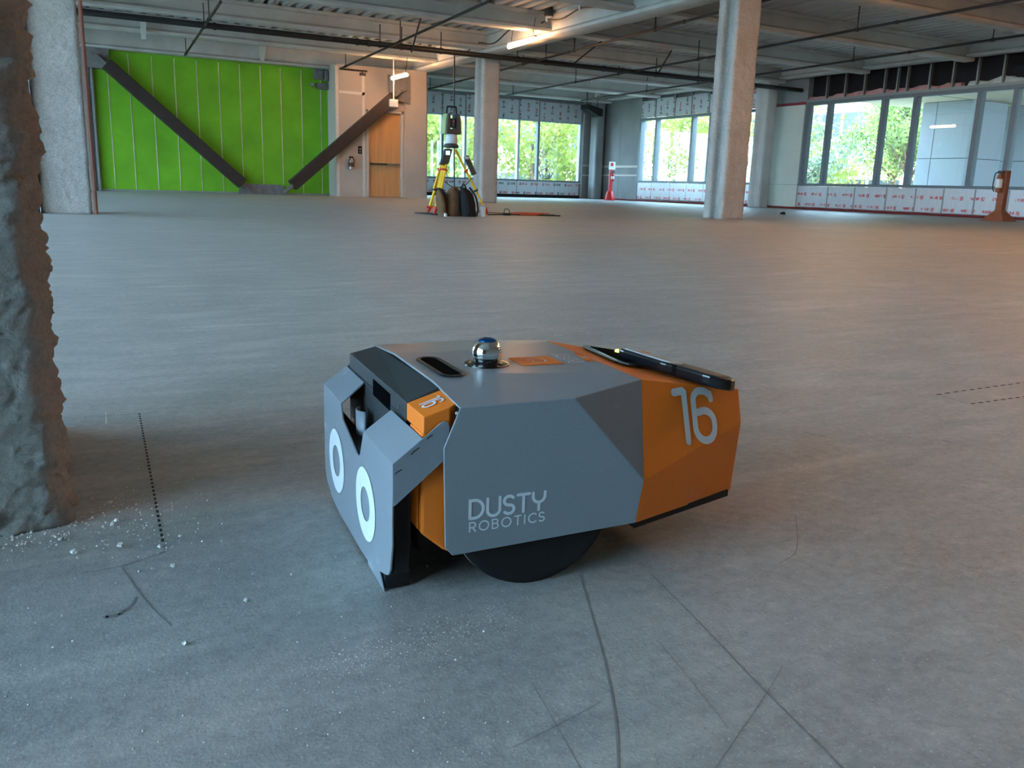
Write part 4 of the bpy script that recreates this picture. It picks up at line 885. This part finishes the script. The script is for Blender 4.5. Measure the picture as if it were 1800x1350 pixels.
# face plate: front with notch, two flaps, side arms
fo = [(.012, .163), (.006, .140), (.004, .118), (.008, .071), (.0165, .040), (.024, .031), (.034, .0265), (.079, .013), (.107, .0075), (.150, .004), (.285, .004), (.335, .009), (.372, .022), (.383, .036), (.386, .060), (.381, .164), (.266, .164), (.258, .146), (.180, .1245), (.164, .1265), (.152, .130), (.137, .162)]
fu = -.160
fp2 = MB()
def poly2(pts): return [Vector((fu, v, z)) for v, z in pts]
# split the outline in three convex-ish strips so it stays flat and clean
near = [(.007, .163), (.007, .140), (.007, .1165), (.0085, .071), (.0165, .040), (.024, .031), (.034, .0265), (.079, .013), (.107, .0075), (.137, .0052), (.137, .162)]
cen = [(.137, .162), (.137, .0052), (.150, .004), (.266, .004), (.266, .164), (.258, .146), (.176, .1245), (.164, .1245), (.156, .129)]
far = [(.266, .164), (.266, .004), (.285, .004), (.335, .009), (.372, .022), (.383, .036), (.385, .060), (.385, .164)]
for p in (near, cen, far): fp2.face(poly2(p))
fr_ = Vector((-.128, 0, .1885)); 
fp2.face([Vector((fu, .007, .163)), Vector((fu, .137, .162)), Vector((-.1295, .127, .1885)), Vector((-.128, .007, .1885))])
fp2.face([Vector((fu, .266, .164)), Vector((fu, .385, .164)), Vector((-.127, .385, .1885)), Vector((-.127, .276, .1885))])
for v in (.007, .385):
    fp2.face([Vector((u, v, z)) for u, z in ((fu, .163), (-.128, .1885), (-.1105, .2025), (-.1045, .2055), (-.1005, .2040), (-.0985, .1985), (-.0995, .1880), (-.1035, .163), (-.158, .1175), (fu, .1165), (fu, .140))])
fpl = fp2.build('face_plate', M['r_face'], rb, weld=True)
md = fpl.modifiers.new('thick', 'SOLIDIFY'); md.thickness = .0024; md.offset = 0
md = fpl.modifiers.new('bev', 'BEVEL'); md.width = .0008; md.segments = 2; md.limit_method = 'ANGLE'; md.angle_limit = math.radians(25)
def ring(v, z, r0, r1, name, kz=.98):
    mb = MB(); k = 48; u = fu - .0020
    for j in range(k):
        a, b = 2 * math.pi * j / k, 2 * math.pi * (j + 1) / k
        mb.face([(u, v + r * math.cos(t), z + r * kz * math.sin(t)) for r, t in ((r0, a), (r1, a), (r1, b), (r0, b))])
    mb.build(name, M['r_white'], fpl)
ring(.128, .0755, .0228, .0490, 'eye_ring', .90); ring(.297, .0765, .0238, .0485, 'eye_ring', .90)
for k, (u0, z0, u1, z1) in enumerate(((-.1235, .190, -.118, .1935), (-.141, .1745, -.1325, .181), (-.158, .155, -.151, .159))):
    mb = MB(); ribbon(mb, [(u0, z0), ((u0 + u1) / 2 - .0006, (z0 + z1) / 2 + .0003), (u1, z1)], .0012, lambda a, b: Vector((a, .0054, b - .002))); mb.build('scrape', M['scrape'], fpl)
# behind the face: foam bumper, print head, foot
MB().box(-.1575, -.1365, .018, .364, .033, .128).build('foam_bumper', M['r_rubber'], rb, bevel=.004, seg=3)
ph = MB(); 
for j in range(12):
    a0, a1 = [math.radians(125 + 110 * (j + t) / 12) for t in (0, 1)]
    ph.face([(-.126 + .020 * math.cos(a), .243 + .020 * math.sin(a), z) for a, z in ((a0, .108), (a1, .108), (a1, .161), (a0, .161))])
ph.build('print_head', M['r_face'], rb, solid=.0015, smooth=True)
ft_ = MB().prism([(-.158, .050, .0005), (-.158, .050, .020), (-.130, .052, .020), (-.129, .052, .0005)], (0, .066, 0)).build('foot', M['r_gloss'], rb, bevel=.001)
MB().prism([(-.1592, .046, .0005), (-.1592, .064, .016), (-.1592, .125, .010), (-.1592, .122, .0005)], (-.0012, 0, 0)).build('foot_plate', M['r_face'], ft_)
# top furniture
def stadium(c, d, half, r, z, k=12):
    """outline of a rounded bar on the plateau"""
    c = Vector((c[0], c[1], 0)); d = Vector((d[0], d[1], 0)).normalized(); s = Vector((-d.y, d.x, 0)); out = []
    for sg in (1, -1):
        for j in range(k + 1):
            a = -math.pi / 2 + math.pi * j / k; q = c + d * sg * half + d * sg * r * math.cos(a) + s * sg * r * math.sin(a); out.append(Vector((q.x, q.y, z)))
    return out
o1 = stadium((-.058, .166), (-.02, 1), .044, .0165, .2288); o2 = stadium((-.058, .166), (-.02, 1), .044, .0150, .2306); o3 = stadium((-.058, .166), (-.02, 1), .044, .0115, .2306); o4 = stadium((-.058, .166), (-.02, 1), .044, .0105, .2294)
hs = MB(); k = len(o1)
for a, b in ((o1, o2), (o2, o3), (o3, o4)):
    for i in range(k): hs.face([a[i], a[(i + 1) % k], b[(i + 1) % k], b[i]])
hso = hs.build('handle_slot', M['r_gloss'], rb, weld=True, smooth=True, angle=30); MB().face(o4).build('handle_slot_shade', M['r_hole_shade'], hso)  # flat black face stands in for the shade down the slot
DC = (.004, .166, 0)
pb_ = MB().lathe([(.0290, .2288), (.0285, .2302), (.0215, .2302), (.0190, .2316), (.0180, .2330), (.0120, .2335)], DC, 40).build('prism_base', M['r_gloss'], rb, smooth=True)
r = .0197; zc = .2440
lo = [(r * math.sin(a), zc - r * math.cos(a)) for a in [math.radians(x) for x in (48, 56, 63, 70, 80, 90, 100, 112, 122, 132, 141)]]
ball = MB().lathe(lo, DC, 48).build('prism_ball', M['r_chrome'], rb, smooth=True, angle=180)
hi = [(r * 1.004 * math.sin(a), zc - r * 1.004 * math.cos(a)) for a in [math.radians(x) for x in (140, 146, 152, 160, 168, 174, 178)]]
MB().lathe(hi, DC, 48).build('prism_cap', M['r_blue'], ball, smooth=True, angle=180)
# decals on the plateau, read from the rear
bd = MB().prism([(.044, .143, .2291), (.101, .143, .2291), (.101, .193, .2291), (.044, .193, .2291)], (0, 0, .0006)).build('badge', M['r_orange'], shell, bevel=.0002)
mb = MB(); ribbon(mb, [(.058, .152), (.082, .158), (.086, .168), (.082, .178), (.058, .184)], .0016, lambda a, b: Vector((a, b, .2299))); ribbon(mb, [(.064, .160), (.070, .168), (.064, .176)], .0016, lambda a, b: Vector((a, b, .2299))); mb.build('badge_emblem', M['r_vinyl'], bd)
lettering('top_logo', 'DUSTY', M['r_vinyl'], shell, Vector((.123, .143, .2292)), (0, 1, 0), (-1, 0, 0), (0, 0, 1), .013, .12, .16, width=.058)
lettering('top_logo_small', 'ROBOTICS', M['r_vinyl'], shell, Vector((.133, .143, .2292)), (0, 1, 0), (-1, 0, 0), (0, 0, 1), .0065, .12, .2, width=.058)
mb = MB(); ribbon(mb, [(.143, .150), (.149, .198)], .011, lambda a, b: Vector((a, b, .2294))); sd = mb.build('orange_sticker', M['r_orange'], shell)
mb = MB(); ribbon(mb, [(.141, .168), (.150, .176)], .0012, lambda a, b: Vector((a, b, .2296))); ribbon(mb, [(.149, .166), (.142, .178)], .0012, lambda a, b: Vector((a, b, .2296))); mb.build('sticker_mark', M['r_vinyl'], sd)
# side lettering and numbers
lettering('side_logo', 'DUSTY', M['r_vinyl'], shell, Vector((-.0765, 0, .0950)), (1, 0, .006), (0, 0, 1), (0, -1, 0), .0205, .172, .20, width=.0895, lift=.0005)
lettering('side_logo_small', 'ROBOTICS', M['r_vinyl'], shell, Vector((-.0765, 0, .0795)), (1, 0, .02), (0, 0, 1), (0, -1, 0), .0105, .158, .36, width=.0895, lift=.0005)
fn = (M_ - RR).cross(Q - RR); fn = fn if fn.y < 0 else -fn; fn.normalize()
ey = Vector((.004, .025, .0625)); ey = (ey - fn * ey.dot(fn)).normalized(); ex = Vector((.07, .019, -.009)); ex = (ex - fn * ex.dot(fn)).normalized()
def on_facet(u, z):   # point of the upper orange facet at given u, z
    v = RR.y - (fn.x * (u - RR.x) + fn.z * (z - RR.z)) / fn.y; return Vector((u, v, z))
lettering('rear_number', '16', M['r_vinyl'], rear, on_facet(.2085, .1465), ex, ey, fn, .0640, .155, .20, width=.0760, lift=.0009)
# controls on the orange rear deck
def deck(u, v, lift=0.0):
    # plane through E_, T_ of the rear deck
    s = (T_.z - E_.z) / (T_.x - E_.x); return Vector((u, v, E_.z + s * (u - E_.x) + lift))
def slab(name, outline, t, m, par, lift=0.0, bev=.003, seg=3, tilt=None):
    b = [deck(u, v, lift) for u, v in outline]; return MB().prism(b, (0.0, 0, t)).build(name, m, par, bevel=bev, seg=seg, smooth=False)
cp = slab('control_panel', [(.186, .160), (.196, .140), (.222, .150), (.262, .20), (.285, .270), (.280, .300), (.235, .304), (.205, .290), (.193, .262), (.190, .215)], .0035, M['r_gloss'], rb, lift=.0005, bev=.0012)
MB().prism([deck(u, v, .004) for u, v in ((.196, .168), (.214, .165), (.255, .215), (.268, .275), (.255, .290), (.212, .280))], (0, 0, .0008)).build('panel_recess_shade', M['r_hole_shade'], cp)  # raised plate, its black painted as the shade of a recess
ld = deck(.245, .258, .0065); MB().lathe([(.0035, -.002), (.0038, .001), (.002, .003)], ld, 14).build('status_light', M['led_green'], cp, smooth=True)
def pill(name, c, d, half, w, t, m, lift):
    pts = stadium(c, d, half, w, 0, 8); return MB().prism([deck(p.x, p.y, lift) for p in pts], (0, 0, t)).build(name, m, rb, bevel=min(.004, t * .35), seg=3)
hd = pill('handset', (.243, .158), (.22, -1), .036, .0215, .0155, M['r_gloss'], .002)
pts = stadium((.245, .160), (.22, -1), .032, .0165, 0, 8); MB().prism([deck(p.x, p.y, .0172) for p in pts], (0, 0, .0014)).build('handset_screen', M['st_light'], hd)
MB().prism([deck(u, v, .0183) for u, v in ((.246, .196), (.257, .194), (.255, .184), (.244, .186))], (0, 0, .0008)).build('handset_tag', M['r_orange'], hd)
for v in (.121, .1155): MB().prism([deck(.2395, v, .007), deck(.2395, v + .002, .007), deck(.2395, v + .002, .009), deck(.2395, v, .009)], (-.004, 0, 0)).build('connector_pin', M['pipe_clamp'], hd)
pk_ = pill('puck', (.275, .092), (.30, -1), .024, .026, .0160, M['r_gloss'], .001)
pts = stadium((.276, .093), (.30, -1), .022, .0215, 0, 8); MB().prism([deck(p.x, p.y, .0168) for p in pts], (0, 0, .0008)).build('puck_top', M['r_black'], pk_)

# ------------------------------------------------------------------ marks and litter on the floor
def fpx(px, py, z=0.0): return at(px, py, 'z', z)
def dashes(name, a, b, n, w, m, duty=0.62):
    mb = MB(); d = (b - a); L = d.length; d.normalize(); s = Vector((-d.y, d.x, 0)) * w / 2
    for i in range(n):
        p = a + d * (L * i / n); q = p + d * (L / n * duty)
        mb.face([p - s, p + s, q + s, q - s])
    o = mb.build(name, m, fl); o.location.z = 0.0006; return o
dashes('layout_line', fpx(245, 727), fpx(287, 957), 38, .0034, M['ink'], 0.56)
dashes('layout_line', fpx(245, 727), fpx(160, 733), 14, .003, M['ink_faint'])
dashes('layout_line', fpx(1646, 694), fpx(1860, 664), 16, .0055, M['ink'])
dashes('layout_line', fpx(1646, 694), fpx(1703, 711), 10, .004, M['ink_faint'])
dashes('layout_line', fpx(1706, 710.5), fpx(1870, 688), 13, .0055, M['ink'])
def mark(pts, w, m, name='scuff_line', z=0.0004):
    P = smooth_path([fpx(*p) for p in pts], 8); mb = MB(); ribbon(mb, [(p.x, p.y) for p in P], w, lambda a, b: Vector((a, b, z))); return mb.build(name, m, fl)
mark([(1020, 1010), (1040, 1080), (1065, 1170), (1083, 1270), (1087, 1360)], .0022, M['mark'], 'tyre_mark')
mark([(1145, 1010), (1230, 1095), (1320, 1190), (1420, 1290), (1480, 1350)], .0016, M['mark'], 'tyre_mark')
mark([(1155, 1125), (1205, 1185), (1280, 1280)], .0007, M['mark']); mark([(1375, 1172), (1350, 1215), (1258, 1350)], .0007, M['mark'])
mark([(1398, 905), (1402, 950), (1395, 975), (1370, 990)], .0012, M['mark']); mark([(935, 1200), (975, 1270), (1020, 1350)], .0007, M['mark']); mark([(900, 1315), (990, 1270), (1057, 1233)], .0007, M['mark'])
mark([(1415, 761), (1435, 765), (1451, 768)], .004, M['mark']); mark([(1660, 775), (1670, 777)], .006, M['mark']); mark([(186, 1085), (200, 1083), (212, 1079)], .006, M['mark']); mark([(217, 1074), (230, 1065), (240, 1050)], .003, M['mark'])
mark([(215, 998), (260, 1060), (302, 1100)], .0018, M['mark']); mark([(145, 1008), (215, 995), (290, 970)], .0018, M['mark']); mark([(186, 725), (187, 745)], .002, M['dust'])
def stone(r, seed):
    q = random.Random(seed); bm = bmesh.new(); bmesh.ops.create_icosphere(bm, subdivisions=2, radius=r)
    for v in bm.verts: v.co *= 1 + 0.75 * noise.noise(v.co / r * 1.1 + Vector((seed * 3.7, 0, 0))); v.co.z *= .75
    zmin = min(v.co.z for v in bm.verts)
    for v in bm.verts: v.co.z -= zmin
    me = bpy.data.meshes.new('concrete_crumb'); bm.to_mesh(me); bm.free(); me.materials.append(M['crumb']); return me
for k, (cx_, cy_, r_, lab) in enumerate(((212, 962, .0065, 'largest pale concrete crumb lying below the dashed line on the left'), (131, 974, .0065, 'pale concrete crumb near the left column base, left of the largest crumb'), (107, 950, .0045, 'small crumb right beside the foot of the left column'), (205, 917, .0045, 'pale crumb lying left of the middle of the dashed line'), (198, 924, .0048, 'pale crumb in the cluster between left column and dashed line'), (280, 962, .0035, 'small crumb just under the lower end of the dashed line'), (304, 997, .0042, 'lone crumb on bare concrete below and right of the dashed line'), (316, 944, .0035, 'lone crumb just right of the dashed line'), (325, 1133, .004, 'lone pale crumb on the floor at lower left'), (432, 1058, .004, 'dark crumb on the floor left of the robot foot'))):
    p = fpx(cx_, cy_); o = bpy.data.objects.new('concrete_crumb', stone(r_ * .62, k + 1)); COL.objects.link(o); o.location = p; tag(o, lab, 'debris', 'concrete crumbs')
lit = MB(); rg = random.Random(21)
def chip(p, s):
    a = rg.uniform(0, 6.28); vs = [p + Vector((math.cos(a + t) * s * rg.uniform(.7, 1.2), math.sin(a + t) * s * rg.uniform(.7, 1.2), 0)) for t in (0, 1.6, 3.1, 4.7)]
    t_ = p + Vector((rg.uniform(-.3, .3) * s, rg.uniform(-.3, .3) * s, s * 1.1)); lit.mesh(vs + [t_], [(0, 1, 4), (1, 2, 4), (2, 3, 4), (3, 0, 4), (3, 2, 1, 0)])
for _ in range(300):
    px_ = rg.gauss(215, 75); py_ = rg.gauss(905, 38)
    if px_ > 90 + max(0, (900 - py_)) * .35 and py_ > 800: chip(fpx(px_, py_), abs(rg.gauss(0, .0007)) + .0003)
for _ in range(260): chip(fpx(rg.uniform(0, 900), rg.uniform(860, 1340)), abs(rg.gauss(0, .0006)) + .0003)
for _ in range(700):
    t = rg.random(); chip(fpx(540 + 360 * t + rg.gauss(0, 22), 1185 - 105 * t + rg.gauss(0, 16)), abs(rg.gauss(0, .00025)) + .0002)
for _ in range(200): 
    a = rg.uniform(-.09, .08); chip(Vector((a, 1.19 - abs(rg.gauss(0, .03)) + max(0, a) * 1.3, 0)), abs(rg.gauss(0, .0010)) + .0004)
lo_ = lit.build('floor_grit', M['crumb']); tag(lo_, 'fine pale grit and chips scattered on the floor around the left column', 'debris', kind='stuff')
